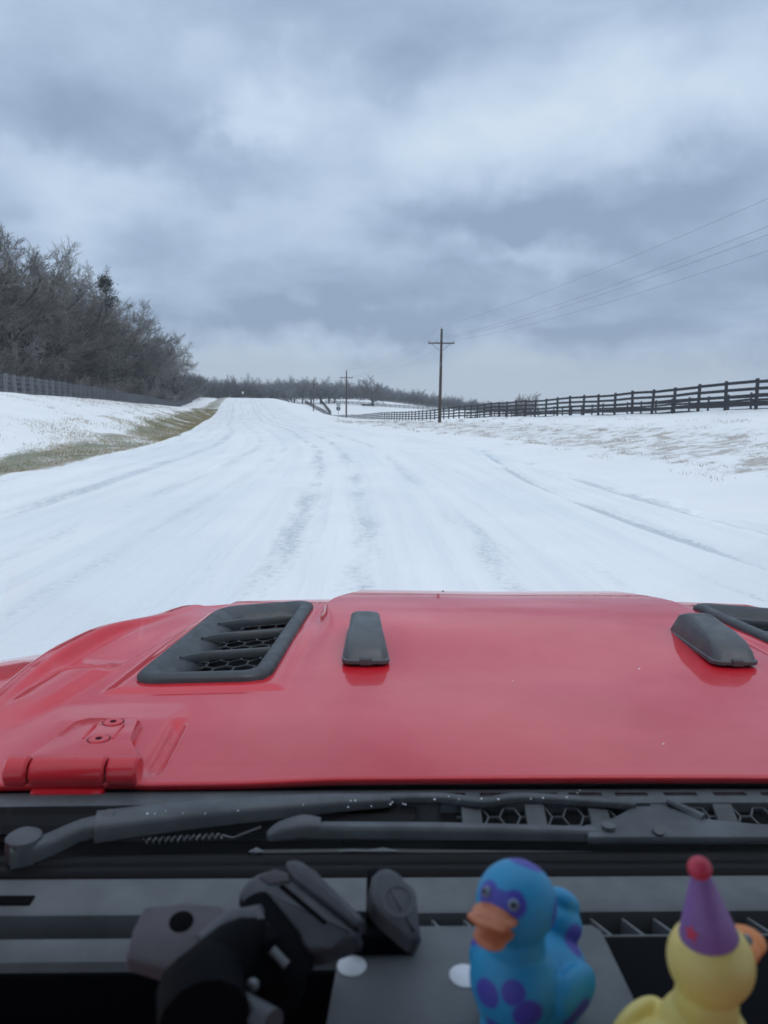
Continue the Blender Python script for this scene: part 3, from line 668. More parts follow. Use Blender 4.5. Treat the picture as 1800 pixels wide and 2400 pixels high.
# ------------------------------------------------------------------ the red car (origin on the ground under its centre line)
CARX = .35
car = empty('car', (CARX, 0, 0), 0, 'red off-road car seen from behind its wheel, with a vented hood', 'car')
# --- hood surface as a height field
QUAD = [(.726, 1.245), (.504, 1.253), (.458, 1.811), (.670, 1.736)]    # hood vent: outer rear, inner rear, inner front, outer front
def quad_sd(a, y):      # signed distance to the vent outline (negative inside)
    d = None; n = len(QUAD)
    for i in range(n):
        (x0, y0), (x1, y1) = QUAD[i], QUAD[(i+1) % n]; ex, ey = x1-x0, y1-y0; L = math.hypot(ex, ey)
        s = -((a-x0)*ey-(y-y0)*ex)/L
        # orientation: outer rear -> inner rear runs towards -x, so inside is on the right
        s = -s if False else s
        d = s if d is None else np.maximum(d, s)
    return d
# make sure inside is negative
if float(quad_sd(np.array([.59]), np.array([1.5]))[0]) > 0:
    _q = quad_sd
    def quad_sd(a, y):
        d = None; n = len(QUAD)
        for i in range(n):
            (x0, y0), (x1, y1) = QUAD[i], QUAD[(i+1) % n]; ex, ey = x1-x0, y1-y0; L = math.hypot(ex, ey)
            s = ((a-x0)*ey-(y-y0)*ex)/L; d = s if d is None else np.maximum(d, s)
        return d
def hw(y): return np.interp(y, [.8, .885, 1.228, 1.412, 1.553, 1.712, 1.858, 2.1], [.965, .960, .938, .921, .898, .852, .80, .72])
def hwS(y): return (hw(y-.06)+hw(y-.03)+hw(y)+hw(y+.03)+hw(y+.06))/5
def yfront(a): return 2.015-.20*a*a
def hood_z(xs, y, cut=True):
    a = np.abs(xs)
    z = 1.303-.030*(y-.885)-.10*np.maximum(0, y-1.75)**2*4*(1-.6*a)-.008*(a/.8)**2-.20*np.maximum(0, a-(hwS(y)-.10))**2*4
    ae = .352+.078*sstep((2.0-y)/.25); wdt = .018+.13*sstep((1.76-y)/.34); fade = 1-.85*sstep((1.72-y)/.50)
    z = z+.026*fade*sstep((ae-a)/wdt+.5)
    q = quad_sd(a, y)
    pl = (1-sstep((q-.012)/.030))*(.5+.5*sstep((y-1.2)/.4)); z = z+.009*pl
    # pressed body line outboard of the vent: a fold in front that turns into a soft hollow towards the rear
    al = .692+.205*(1.779-y); ff = sstep((y-1.30)/.12)*(1-sstep((y-1.88)/.1)); fr_ = sstep((1.36-y)/.06)*sstep((y-1.06)/.12)
    z = z-.011*sstep((a-al)/.012)*ff+.010*ff*sstep((a-al-.03)/.10)+.008*sstep((a-al+.01)/.035)*fr_*(1-sstep((a-al-.05)/.10))
    # raised rim along the outer edge
    z = z+(.010*sstep((a-.72)/.12)+.027*sstep((a-(hwS(y)-.050))/.024))*.9*sstep((y-1.08)/.36)*(1-.85*sstep((y-1.52)/.30))
    # swage near the hinge
    z = z-.009*np.exp(-((a-.604-.03*(y-.9))/.0070)**2)*sstep((y-.90)/.03)*(1-sstep((y-1.06)/.04))
    # raised hinge seat
    z = z+.003*sstep((.86-a)/.08)*sstep((a-.60)/.03)*(1-sstep((y-1.08)/.09))
    if cut: z = z-.075*sstep((-q-.006)/.014)
    return z
NU, NV = 440, 300
su = np.linspace(-1, 1, NU); sv = np.linspace(0, 1, NV)
S, Vv = np.meshgrid(su, sv)
Yt = .885+Vv*(yfront(np.abs(S)*.8)-.885); Xt = S*hwS(Yt)
Yt = .885+Vv*(yfront(np.abs(Xt))-.885)
Zt = hood_z(Xt, Yt)
rows_x, rows_y, rows_z = [Xt], [Yt], [Zt]
ring = [(.006, .002), (.016, .008), (.026, .020), (.032, .036), (.034, .060), (.030, .10), (.022, .16)]   # rolled front edge: out, down
fx, fy, fz = [], [], []
for o_, dn in ring: fx.append(Xt[-1]*(1+o_*.2)); fy.append(Yt[-1]+o_); fz.append(Zt[-1]-dn)
Xa = np.vstack([Xt]+[f[None] for f in fx]); Ya = np.vstack([Yt]+[f[None] for f in fy]); Za = np.vstack([Zt]+[f[None] for f in fz])
lx, ly, lz, rx_, ry_, rz_ = [], [], [], [], [], []
for o_, dn in ring:
    lx.insert(0, Xa[:, 0]-o_*.8); ly.insert(0, Ya[:, 0]); lz.insert(0, Za[:, 0]-dn); rx_.append(Xa[:, -1]+o_*.8); ry_.append(Ya[:, -1]); rz_.append(Za[:, -1]-dn)
Xa = np.hstack([np.array(lx).T, Xa, np.array(rx_).T]); Ya = np.hstack([np.array(ly).T, Ya, np.array(ry_).T]); Za = np.hstack([np.array(lz).T, Za, np.array(rz_).T])
# rear lip folded down
Xa = np.vstack([Xa[0][None], Xa[0][None], Xa]); Ya = np.vstack([Ya[0][None]+.004, Ya[0][None]-.003, Ya]); Za = np.vstack([Za[0][None]-.012, Za[0][None]-.003, Za])
nr, nc = Xa.shape; idx = np.arange(nr*nc).reshape(nr, nc)
F = np.stack([idx[:-1, :-1], idx[:-1, 1:], idx[1:, 1:], idx[1:, :-1]], -1).reshape(-1, 4)
hood = mesh_np('hood', np.stack([Xa, Ya, Za], -1).reshape(-1, 3), F, M['paint'], car, True)
def hz(xs, y): return float(hood_z(np.array([xs]), np.array([y]), False)[0])
# seam notch at the front lip
B().box((-.13, 1.950, hz(-.13, 1.950)-.0012), (.004, .018, .003)).build('lip_notch', M['void'], car)
# --- hood vents
def vent(sg):
    root = link('hood_vent', bpy.data.meshes.new('hood_vent'), None, car)      # replaced below by the frame mesh
    def W(a, b, off):
        o0, o1 = Vector(QUAD[0]), Vector(QUAD[3]); i0, i1 = Vector(QUAD[1]), Vector(QUAD[2])
        p = o0.lerp(o1, b).lerp(i0.lerp(i1, b), a); return Vector((sg*p.x, p.y, hz(p.x, p.y)+off))
    def rr(m_, rc, n=10):     # rounded outline, inset m_ = (outer, inner, rear, front), in a-b space
        a0, a1, b0, b1 = m_[0], 1-m_[1], m_[2], 1-m_[3]; ra, rb = rc, rc*.42; out = []
        for (ca, cb, t0) in ((a1-ra, b0+rb, -90), (a1-ra, b1-rb, 0), (a0+ra, b1-rb, 90), (a0+ra, b0+rb, 180)):
            for k in range(n+1):
                t = R(t0+90*k/n); out.append((ca+ra*math.cos(t), cb+rb*math.sin(t)))
        return out
    loops = [(rr((-.02, -.02, -.008, -.008), .20), -.006), (rr((-.02, -.02, -.008, -.008), .20), .006), (rr((0, 0, 0, 0), .20), .012), (rr((.03, .03, .012, .012), .18), .0145), (rr((.09, .10, .035, .03), .12), .013),
             (rr((.12, .12, .045, .05), .11), .009), (rr((.20, .125, .047, .08), .10), .001), (rr((.27, .13, .05, .10), .10), -.012), (rr((.29, .13, .05, .11), .10), -.030)]
    V, F = [], []
    for lp, off in loops: V += [W(a, b, off) for a, b in lp]
    n = len(loops[0][0])
    for j in range(len(loops)-1):
        for k in range(n): F.append((j*n+k, j*n+(k+1) % n, (j+1)*n+(k+1) % n, (j+1)*n+k))
    me = root.data; me.from_pydata(V, [], F); me.update(); me.materials.append(M['plastic']); me.polygons.foreach_set('use_smooth', [True]*len(F))
    bmv = bmesh.new(); bmv.from_mesh(me); bmesh.ops.recalc_face_normals(bmv, faces=bmv.faces[:]); bmv.to_mesh(me); bmv.free()
    # three louvre blades that curl back at their outer end
    for bb in (.325, .575, .80):
        pts = []
        for k in range(15):
            f = k/14; a = .17+.72*f; curl = max(0, 1-f/.42); pts.append(W(a, bb-.075*curl**2+.02*f, -.002+.005*curl))
        bld = B(); V0 = []
        for i, p in enumerate(pts):
            t = (pts[min(i+1, 14)]-pts[max(i-1, 0)]).normalized(); nz = Vector((0, 0, 1)); s_ = t.cross(nz).normalized()
            wd_ = .0050+.0018*min(1, i/4); prof = [(-1.1, -.012), (-1.0, .000), (-.4, .004), (.4, .0035), (1.0, -.003), (.9, -.012)]
            V0.append([bld.b.verts.new(p+s_*(wd_*q*(1 if sg < 0 else -1))*1.0+nz*dz_) for q, dz_ in prof])
        for r0, r1 in zip(V0, V0[1:]):
            for k in range(6): bld.b.faces.new((r0[k], r0[(k+1) % 6], r1[(k+1) % 6], r1[k]))
        bld.b.faces.new(V0[0]); bld.b.faces.new(V0[-1]); bld.build('louvre', M['plastic'], root, True, 50)
    # honeycomb mesh behind the blades
    hx = B(); L_, Wd = .52, .22; cell = .030
    nxc, nyc = 10, 26
    for i in range(-1, nxc):
        for j in range(-1, nyc):
            ca = (i+.5*(j % 2))*cell*1.732*.72; cb = j*cell*1.5*.72
            pts6 = []
            for k in range(6):
                t = R(60*k+30); pts6.append((ca+cell*.72*math.cos(t), cb+cell*.72*math.sin(t)))
            for k in range(3):
                (xa_, ya_), (xb_, yb_) = pts6[k], pts6[(k+1) % 6]
                aa, ba = xa_/Wd, ya_/L_; ab, bb2 = xb_/Wd, yb_/L_
                if min(aa, ab) < .14 or max(aa, ab) > .97 or min(ba, bb2) < .02 or max(ba, bb2) > .93: continue
                hx.tube([W(aa, ba, -.022), W(ab, bb2, -.022)], .0019, 4, False)
    o = hx.build('honeycomb', M['rubber'], root); o['kind'] = 'stuff'
    pb = B(); vs4 = [pb.b.verts.new(W(a, b, -.046)) for a, b in ((.03, .02), (.97, .02), (.97, .98), (.03, .98))]; pb.b.faces.new(vs4)
    vs5 = [pb.b.verts.new(W(a, b, -.050)) for a, b in ((.03, .02), (.97, .02), (.97, .98), (.03, .98))]; pb.b.faces.new(vs5[::-1])
    for k in range(4): pb.b.faces.new((vs4[k], vs4[(k+1) % 4], vs5[(k+1) % 4], vs5[k]))
    pb.build('backing', M['void'], root)
vent(-1); vent(1)
# --- rubber rest blocks on the hood
def rest_block(sg):
    cx_, y0, y1 = .336, 1.318, 1.56
    def zz(x, y): return hz(x, y)
    # lofted body: outline per height level
    lev = [(.000, 1.00, 0, 0), (.006, 1.00, 0, 0), (.008, .93, .004, .004), (.020, .88, .010, .012), (.034, .80, .030, .030), (.043, .70, .060, .055), (.046, .58, .080, .075)]
    b = B(); rings = []
    for (dz_, wk, r0, r1) in lev:
        ring_ = []
        ya, yb = y0+r0, y1-r1; n = 7
        wr, wf = .043*wk, .036*wk; rc = .018
        corners = [(wr, ya, -90, -1), (wf, yb, 0, 1), (-wf, yb, 90, 1), (-wr, ya, 180, -1)]
        for (wx, yy_, t0, s_) in corners:
            ox = wx-math.copysign(rc, wx); oy = yy_-s_*rc
            for k in range(n):
                t = R(t0+90*k/(n-1)); x = ox+rc*math.cos(t); y = oy+rc*math.sin(t)
                hgt = zz(cx_, (y0+y1)/2)-.030*(y-(y0+y1)/2)
                step = .010*float(sstep(np.array((y-(y1-.11))/.03))) if dz_ > .03 else 0
                ring_.append(b.b.verts.new((sg*(cx_+x), y, hgt+dz_+step*(1 if dz_ > .03 else 0)-.001)))
        rings.append(ring_)
    for a, c in zip(rings, rings[1:]):
        for k in range(len(a)): b.b.faces.new((a[k], a[(k+1) % len(a)], c[(k+1) % len(a)], c[k]))
    b.b.faces.new(rings[-1]); b.b.faces.new(rings[0][::-1])
    o = b.build('hood_bumper', M['rubber'], car, True, 40)
    zt = zz(cx_, y0)
    # clip tab in the rear face, framed by a dark arch
    B().tube([(sg*cx_-.019, y0+.001, zt+.004), (sg*cx_-.013, y0+.011, zt+.019), (sg*cx_+.013, y0+.011, zt+.019), (sg*cx_+.019, y0+.001, zt+.004)], .0028, 6).build('clip_slot', M['void'], o)
    B().box((sg*cx_, y0+.003, zt+.010), (.022, .010, .014), bev=.003).build('clip', M['rubber'], o)
rest_block(-1); rest_block(1)
# --- hood hinges
def hinge(sg):
    cx_ = -.694*-sg if False else sg*.694
    zb = hz(.694, .90)
    RX = Matrix.Rotation(R(90), 4, 'Y')
    pl = B(); poly = [(-.078, .893), (.078, .893), (.072, .94), (.040, .985), (.038, 1.055), (.028, 1.068), (-.045, 1.068), (-.062, 1.05), (-.072, .94)]
    V0 = [pl.b.verts.new((cx_+sg*-x, y, hz(.694, y)+.001)) for x, y in poly]; V1 = [pl.b.verts.new((cx_+sg*-x*.93, y*.97+.03*.98, hz(.694, y)+.0125)) for x, y in poly]
    f = [pl.b.faces.new(V1), pl.b.faces.new(V0[::-1])]
    for k in range(len(poly)): pl.b.faces.new((V0[k], V0[(k+1) % len(poly)], V1[(k+1) % len(poly)], V1[k]))
    bmesh.ops.bevel(pl.b, geom=list(f[0].edges), offset=.004, segments=3, profile=.5, affect='EDGES')
    root = pl.build('hood_hinge', M['paint'], car, True, 40)
    for (x0, x1) in ((-.080, -.052), (-.0495, .040), (.0425, .079)):
        prof = [(0, x0), (.0155, x0), (.0185, x0+.003), (.0185, x1-.003), (.0155, x1), (0, x1)]
        B().lathe(prof, 28, Matrix.Translation((cx_, .896, zb+.009)) @ RX).build('knuckle', M['paint'], root, True)
    B().tube([(cx_-.07, .896, zb+.009), (cx_+.07, .896, zb+.009)], .013, 12).build('hinge_pin', M['void'], root)
    B().box((cx_+sg*.004, .884, zb-.035), (.088, .012, .055), bev=.004).build('leaf', M['paint'], root)
    for sy in (.985, 1.045):
        q = hz(.694, sy)+.0125
        b = B(); b.lathe([(.0135, -.002), (.0135, .0008), (.0120, .0018), (.0048, .0016), (.0048, -.002), (0, -.002)], 24, Matrix.Translation((cx_+sg*-.000, sy, q))); s_ = b.build('screw', M['paint'], root, True)
        star = [((.0046 if k % 2 else .0030)*math.cos(k*math.pi/6), (.0046 if k % 2 else .0030)*math.sin(k*math.pi/6)) for k in range(12)]
        B().prism(star, 0, .0006, Matrix.Translation((cx_, sy, q+.0013))).build('socket', M['void'], s_)
        b = B(); b.lathe([(.0150, -.001), (.0150, .0004), (.0138, .0004), (.0138, -.001)], 24, Matrix.Translation((cx_, sy, q))); b.build('screw_ring', M['void'], s_)
    for dx in (-.022, .017): B().box((cx_+dx, 1.012, hz(.694, 1.012)+.0130), (.0035, .05, .003), bev=.001, seg=1).build('rib', M['paint'], root)
hinge(-1); hinge(1)
# --- fenders, body, grille, wheels (mostly below the hood line)
for sg in (-1, 1):
    b = B()
    V = []; prof = [(.80, 1.10), (.84, 1.185), (.92, 1.205), (1.17, 1.20), (1.26, 1.185), (1.30, 1.15), (1.30, 1.06), (1.22, 1.04), (.84, 1.06)]
    rings = []
    for y, s_, zo in ((1.12, .92, -.10), (1.20, .97, -.02), (1.35, 1, .005), (1.55, 1, .010), (1.75, 1, .0), (1.90, .97, -.03), (2.02, .90, -.10)):
        rings.append([b.b.verts.new((sg*(.80+(x-.80)*s_), y, z+zo-.045)) for x, z in prof])
    for a, c in zip(rings, rings[1:]):
        for k in range(len(a)): b.b.faces.new((a[k], a[(k+1) % len(a)], c[(k+1) % len(a)], c[k]))
    b.b.faces.new(rings[0]); b.b.faces.new(rings[-1]); b.build('fender', M['paint'], car, True, 50)
    for wy in (1.70, -1.30):
        t = link('wheel', B().lathe([(.10, -.10), (.30, -.12), (.385, -.115), (.405, -.09), (.405, .09), (.385, .115), (.30, .12), (.10, .10)], 40, Matrix.Rotation(R(90), 4, 'Y')).me('wheel', True), M['tyre'], car); t.location = (sg*.86, wy, .405)
        B().lathe([(0, -.02), (.20, -.03), (.225, -.105), (.24, -.115), (.24, .115), (.225, .105), (.20, .03), (0, .02)], 32, Matrix.Rotation(R(90), 4, 'Y')).build('rim', M['dull_steel'], t, True)
B().box((0, 1.40, .93), (1.46, 1.16, .46), bev=.05).build('engine_bay', M['gloss_black'], car)
g = B().box((0, 2.00, .95), (1.34, .05, .44), bev=.02).build('grille', M['paint'], car)
for k in range(7): B().box(((k-3)*.105, 2.028, .97), (.05, .006, .26), bev=.002, seg=1).build('grille_slot', M['void'], g)
B().box((0, 2.22, .62), (1.55, .18, .16), bev=.03).build('bumper', M['plastic'], car)
B().box((0, -.55, .62), (1.52, 2.74, .40), bev=.04).build('body', M['paint'], car)
for sg in (-1, 1): B().box((sg*.78, -.35, 1.03), (.06, 2.1, .44), bev=.02).build('door', M['paint'], car)
B().box((0, .80, 1.00), (1.52, .10, .44)).build('firewall', M['gloss_black'], car)
# --- cowl between hood and windscreen
YC0, YC1, ZC = .872, .735, 1.276
cw = B(); secs = [(.893, 1.284), (.885, 1.2895), (.874, 1.2910), (.860, 1.2905), (.855, 1.2885), (.8545, 1.270)]; xs_ = np.linspace(-.86, .86, 60)
rings = []
for (y, z) in secs: rings.append([cw.b.verts.new((x, y-.012*(x/.8)**2*0, z-.004*(x/.8)**2)) for x in xs_])
low = [cw.b.verts.new((x, .893, 1.235)) for x in xs_]; low2 = [cw.b.verts.new((x, .853, 1.235)) for x in xs_]
allr = [low]+rings+[low2]
for a, c in zip(allr, allr[1:]):
    for k in range(len(a)-1): cw.b.faces.new((a[k], a[k+1], c[k+1], c[k]))
cowl = cw.build('cowl_panel', M['cowl'], car, True, 60)
B().box((0, .795, 1.238), (1.72, .115, .012), bev=.003, seg=1).build('cowl_tray', M['void'], car)
for k in range(11):      # pressed drain slots along the panel
    x = -.30+k*.0575
    o = B().box((x+.004*math.sin(k), .8700, 1.2909), (.040, .0070, .0016), bev=.0012, seg=2).build('drain_slot', M['gloss_black'], cowl)
# honeycomb intake under the wipers, four panes between posts
gr = B(); 
for k in range(6): gr.box((-.215+k*.0755-.0, .841, 1.2785), (.024, .036, .004), Matrix.Rotation(R(31), 4, 'X'), bev=.001, seg=1)
gr.box((-.03, .8545, 1.283), (.44, .004, .012)); gr.box((-.03, .8255, 1.266), (.44, .006, .010))
intake = gr.build('cowl_grille', M['cowl'], car)
hx = B(); MT = Matrix.Translation((-.02, .841, 1.2775)) @ Matrix.Rotation(R(31), 4, 'X')
cell = .0125
for i in range(-16, 14):
    for j in range(-3, 4):
        ca = i*cell*1.5; cb = (j+.5*(i % 2))*cell*1.732
        p6 = [(ca+cell*math.cos(R(60*k)), cb+cell*math.sin(R(60*k))) for k in range(6)]
        for k in range(3):
            a, c = p6[k], p6[k+1]
            if abs(a[1]) > .018 or abs(c[1]) > .018 or a[0] < -.20 or a[0] > .19: continue
            hx.tube([MT @ Vector((*a, 0)), MT @ Vector((*c, 0))], .0014, 4, False)
o = hx.build('honeycomb', M['mount'], intake); o['kind'] = 'stuff'
B().box((-.03, .844, 1.270), (.44, .040, .002), Matrix.Rotation(R(31), 4, 'X')).build('backing', M['void'], intake)
for sg in (-1, 1): B().box((sg*.55-.03, .841, 1.274), (.60, .034, .004), Matrix.Rotation(R(31), 4, 'X'), bev=.001, seg=1).build('cowl_skirt', M['seal'], cowl)
# tubular seal along the foot of the windscreen
B().tube([(x, .772-.004*(x/.8)**2, 1.262) for x in np.linspace(-.84, .84, 40)], .0125, 14).build('windscreen_seal', M['seal'], car, True)
B().tube([(x, .752, 1.255) for x in np.linspace(-.84, .84, 20)], .018, 14).build('lower_frame', M['seal'], car, True)
B().box((0, .7475, 1.2703), (1.66, .003, .0020)).build('red_strip', M['paint'], car)  # thin red strip between the windscreen foot and the dash
# --- wipers
def wiper_driver():
    def arm(pts, wds, hts, n=8):
        q0 = [Vector(p) for p in pts]; P2, W2, H2 = [], [], []      # smooth the centre line
        for i in range(len(q0)-1):
            a0, a1, a2, a3 = q0[max(i-1, 0)], q0[i], q0[i+1], q0[min(i+2, len(q0)-1)]
            for k in range(5):
                f = k/5; P2.append(.5*((2*a1)+(a2-a0)*f+(2*a0-5*a1+4*a2-a3)*f*f+(3*a1-a0-3*a2+a3)*f**3)); W2.append(wds[i]+(wds[i+1]-wds[i])*f); H2.append(hts[i]+(hts[i+1]-hts[i])*f)
        P2.append(q0[-1]); W2.append(wds[-1]); H2.append(hts[-1]); pts, wds, hts = P2, W2, H2
        b = B(); rings = []
        for i, p in enumerate(pts):
            p = Vector(p); t = (Vector(pts[min(i+1, len(pts)-1)])-Vector(pts[max(i-1, 0)])).normalized(); s_ = Vector((-t.y, t.x, 0)).normalized(); wv, hv = wds[i], hts[i]
            rings.append([b.b.verts.new(p+s_*(wv*a)+Vector((0, 0, hv*c))) for a, c in ((-1, -1), (-1, .2), (-.9, .65), (-.6, .95), (.6, .95), (.9, .65), (1, .2), (1, -1))])
        for a, c in zip(rings, rings[1:]):
            for k in range(8): b.b.faces.new((a[k], a[(k+1) % 8], c[(k+1) % 8], c[k]))
        b.b.faces.new(rings[0]); b.b.faces.new(rings[-1]); return b
    X = lambda x: x-CARX
    root = arm([(X(-.288), .806, 1.290), (X(-.21), .822, 1.292), (X(-.11), .838, 1.293), (X(-.02), .850, 1.293), (X(.04), .855, 1.292)], [.019, .018, .015, .011, .007], [.011, .010, .009, .007, .005]).build('wiper_arm', M['cowl'], car, True, 40)
    arm([(X(-.362), .764, 1.283), (X(-.332), .775, 1.285), (X(-.305), .797, 1.289), (X(-.282), .808, 1.290)], [.015, .011, .011, .0145], [.012, .009, .008, .0075]).build('elbow', M['cowl'], root, True, 40)
    B().lathe([(0, .004), (.012, .004), (.018, 0), (.019, -.012), (.016, -.04), (0, -.04)], 24, Matrix.Translation((X(-.352), .772, 1.297))).build('pivot_cap', M['cowl'], root, True)
    B().tube([(X(-.275), .812, 1.292), (X(-.275), .808, 1.302)], .0065, 12).build('pivot_pin', M['mount'], root, True)
    sp = []; 
    for k in range(90): sp.append((X(-.235+.085*k/89), .800+.003*math.sin(k*2*math.pi/7)+.010*k/89, 1.274+.003*math.cos(k*2*math.pi/7)))
    B().tube(sp, .0011, 5).build('spring', M['dull_steel'], root, True)
    B().tube([(X(-.150), .810, 1.275), (X(-.138), .806, 1.274), (X(-.108), .818, 1.280)], .0013, 5).build('spring_hook', M['dull_steel'], root)
    # secondary thin arm that reaches the passenger side
    arm([(X(.03), .857, 1.294), (X(.10), .858, 1.294), (X(.15), .851, 1.292), (X(.20), .858, 1.294), (X(.33), .848, 1.290)], [.006]*5, [.004]*5).build('reach_arm', M['cowl'], root, True, 40)
    bl = arm([(X(-.055), .806, 1.284), (X(.10), .803, 1.284), (X(.27), .797, 1.283)], [.0075, .008, .007], [.007, .007, .006]).build('wiper_blade', M['cowl'], car, True, 40)
    arm([(X(-.098), .797, 1.281), (X(-.085), .803, 1.285), (X(-.060), .809, 1.288), (X(-.040), .809, 1.287)], [.004, .010, .0135, .010], [.004, .007, .008, .006]).build('end_cap', M['mount'], bl, True, 60)
    B().tube([(X(-.115), .787, 1.268), (X(.0), .789, 1.268), (X(.26), .781, 1.268)], .0028, 6).build('blade_rubber', M['rubber'], bl)
    for (x0, x1, s_) in ((-.115, -.10, .9), (-.02, .012, .35), (.012, .045, .7)):
        B().tube([(X(x0), .776, 1.2755), (X((x0+x1)/2), .776, 1.2765), (X(x1), .776, 1.2755)], [.001, .0045*s_, .001], 6).build('ice_crust', M['dull_steel'], bl, True)
wiper_driver()
def wiper_passenger():
    X = lambda x: x-CARX
    root = B().prism([(X(.255), .782), (X(.257), .808), (X(.300), .818), (X(.328), .850), (X(.368), .850), (X(.395), .815), (X(.465), .808), (X(.505), .796), (X(.52), .780)], 1.277, 1.288, None, .004).build('wiper_arm', M['cowl'], car, True, 40)
    B().tube([(X(.282), .797, 1.287), (X(.282), .797, 1.293)], .0075, 14).build('pivot_pin', M['rubber'], root, True)
    B().tube([(X(.335), .790, 1.287), (X(.335), .787, 1.293)], .0065, 10).build('pivot_pin', M['rubber'], root, True)
    B().tube([(X(.40), .819, 1.287), (X(.372), .853, 1.291)], [.007, .004], 8).build('arm_rib', M['cowl'], root, True)
wiper_passenger()
# --- windscreen glass, frame and roof
def glass_y(z): return .748-.47*(z-1.262)
gl = bpy.data.materials.new('windscreen_glass'); gl.use_nodes = True; t = NT(gl.node_tree); t.n.clear()
tr = t.add('ShaderNodeBsdfTransparent'); tr.inputs[0].default_value = (.965, .98, .99, 1)
gs = t.add('ShaderNodeBsdfGlossy'); gs.inputs['Roughness'].default_value = .02; gs.inputs[0].default_value = (1, 1, 1, 1)
fr = t.add('ShaderNodeFresnel'); fr.inputs[0].default_value = 1.45
mx = t.add('ShaderNodeMixShader'); t.l.new(t.math('MULTIPLY', fr.outputs[0], .05), mx.inputs[0]); t.l.new(tr.outputs[0], mx.inputs[1]); t.l.new(gs.outputs[0], mx.inputs[2])
ou = t.add('ShaderNodeOutputMaterial'); t.l.new(mx.outputs[0], ou.inputs[0])
b = B(); zt = 2.04
vsg = [b.b.verts.new(p) for p in ((-.74, glass_y(1.268), 1.268), (.74, glass_y(1.268), 1.268), (.66, glass_y(zt), zt), (-.66, glass_y(zt), zt))]; b.b.faces.new(vsg)
b.build('windscreen', gl, car)
for sg in (-1, 1):
    B().tube([(sg*.775, glass_y(1.24), 1.24), (sg*.70, glass_y(2.06), 2.06)], .038, 10).build('windscreen_pillar', M['paint'], car, True)
    B().tube([(sg*.76, -.9, 1.22), (sg*.72, -.95, 2.09)], .05, 10).build('roof_pillar', M['headliner'], car, True)
B().box((0, glass_y(2.07)-.01, 2.075), (1.44, .07, .07), bev=.02).build('windscreen_header', M['headliner'], car)
B().box((0, -.55, 2.115), (1.50, 1.80, .04), bev=.015).build('roof', M['headliner'], car)
# --- dashboard
dp = B(); sec = [(.7435, 1.20), (.7435, 1.2665), (.735, 1.2700), (.715, 1.2705), (.688, 1.2690), (.6845, 1.2670), (.6840, 1.235), (.655, 1.235), (.6545, 1.2640), (.652, 1.2665), (.640, 1.2650), (.632, 1.259), (.6305, 1.250)]
xs2 = np.linspace(-.74, .74, 50); rings = [[dp.b.verts.new((x, y, z)) for x in xs2] for y, z in sec]
for a, c in zip(rings, rings[1:]):
    for k in range(len(a)-1): dp.b.faces.new((a[k], a[k+1], c[k+1], c[k]))
dash = dp.build('dashboard', M['dash'], car, True, 40)
B().prism([(.629, 1.248), (.640, 1.255), (.640, 1.12), (.629, 1.12)], -.73, .73, Matrix(((0, 0, 1, 0), (1, 0, 0, 0), (0, 1, 0, 0), (0, 0, 0, 1)))).build('dash_front', M['shade_black'], dash)  # front face coloured near-black to stand for the shaded gap
B().box((0, .6695, 1.2395), (1.46, .028, .004)).build('defrost_slot', M['void'], dash)
for k in range(24):
    x = -.30+k*.031
    B().box((x, .6695, 1.253), (.003, .030, .016), Matrix.Rotation(R(28), 4, 'Z')).build('defrost_vane', M['dash'], dash)
B().box((-.70+.005, .703, 1.2700), (.060, .014, .003), bev=.0014).build('side_demister', M['void'], dash)
# instrument hood in front of the driver
ih = B(); rings = []
for y, z0, rr_ in ((.50, 1.262, .9), (.47, 1.277, 1), (.42, 1.283, 1), (.36, 1.275, 1.0), (.34, 1.255, .98)):
    rings.append([ih.b.verts.new((-.38+.20*rr_*math.cos(math.pi*k/16), y, z0-.09+.09*math.sin(math.pi*k/16)**.6)) for k in range(17)])
for a, c in zip(rings, rings[1:]):
    for k in range(16): ih.b.faces.new((a[k], a[k+1], c[k+1], c[k]))
ih.b.faces.new(rings[0]); ih.b.faces.new(rings[-1]); ih.build('instrument_hood', M['shade_black'], dash, True, 50)
# raised housing of the centre screen
B().box((.085, .445, 1.230), (.74, .215, .23), bev=.012).build('screen_housing', M['shade_black'], dash, True)
B().box((0, .53, .98), (1.46, .24, .26), bev=.02).build('lower_dash', M['shade_black'], dash)
B().box((0, .915, 1.24), (1.80, .02, .098)).build('gap_blocker', M['seal'], car)  # added under the hood edge to stop bright snow showing through the gap
B().box((0, -1.42, 1.55), (1.46, .04, 1.10)).build('rear_blocker', M['headliner'], car)  # unseen panel added behind the cabin to block bright reflections in the windscreen
# crumbs of ice left on the hood, wipers and cowl
rc = random.Random(9); sp_ = B()
for k in range(30):
    if k < 5: x, y = rc.uniform(-.55, .45), rc.uniform(.95, 1.75); z = hz(x, y); r0 = rc.uniform(.0008, .0018)
    else:
        f = rc.random(); x = -.63+.55*f; y = .808+.045*f+rc.uniform(-.008, .008); z = 1.301; r0 = rc.uniform(.0005, .0011)
    if quad_sd(np.array([abs(x)]), np.array([y]))[0] < .03 or (abs(abs(x)-.336) < .06 and y > 1.28 and y < 1.62): continue
    sp_.ball((x, y, z), (r0*1.4, r0*1.8, r0*.6), 1)
o = sp_.build('ice_crumbs', M['dot'], car, True); o['kind'] = 'stuff'

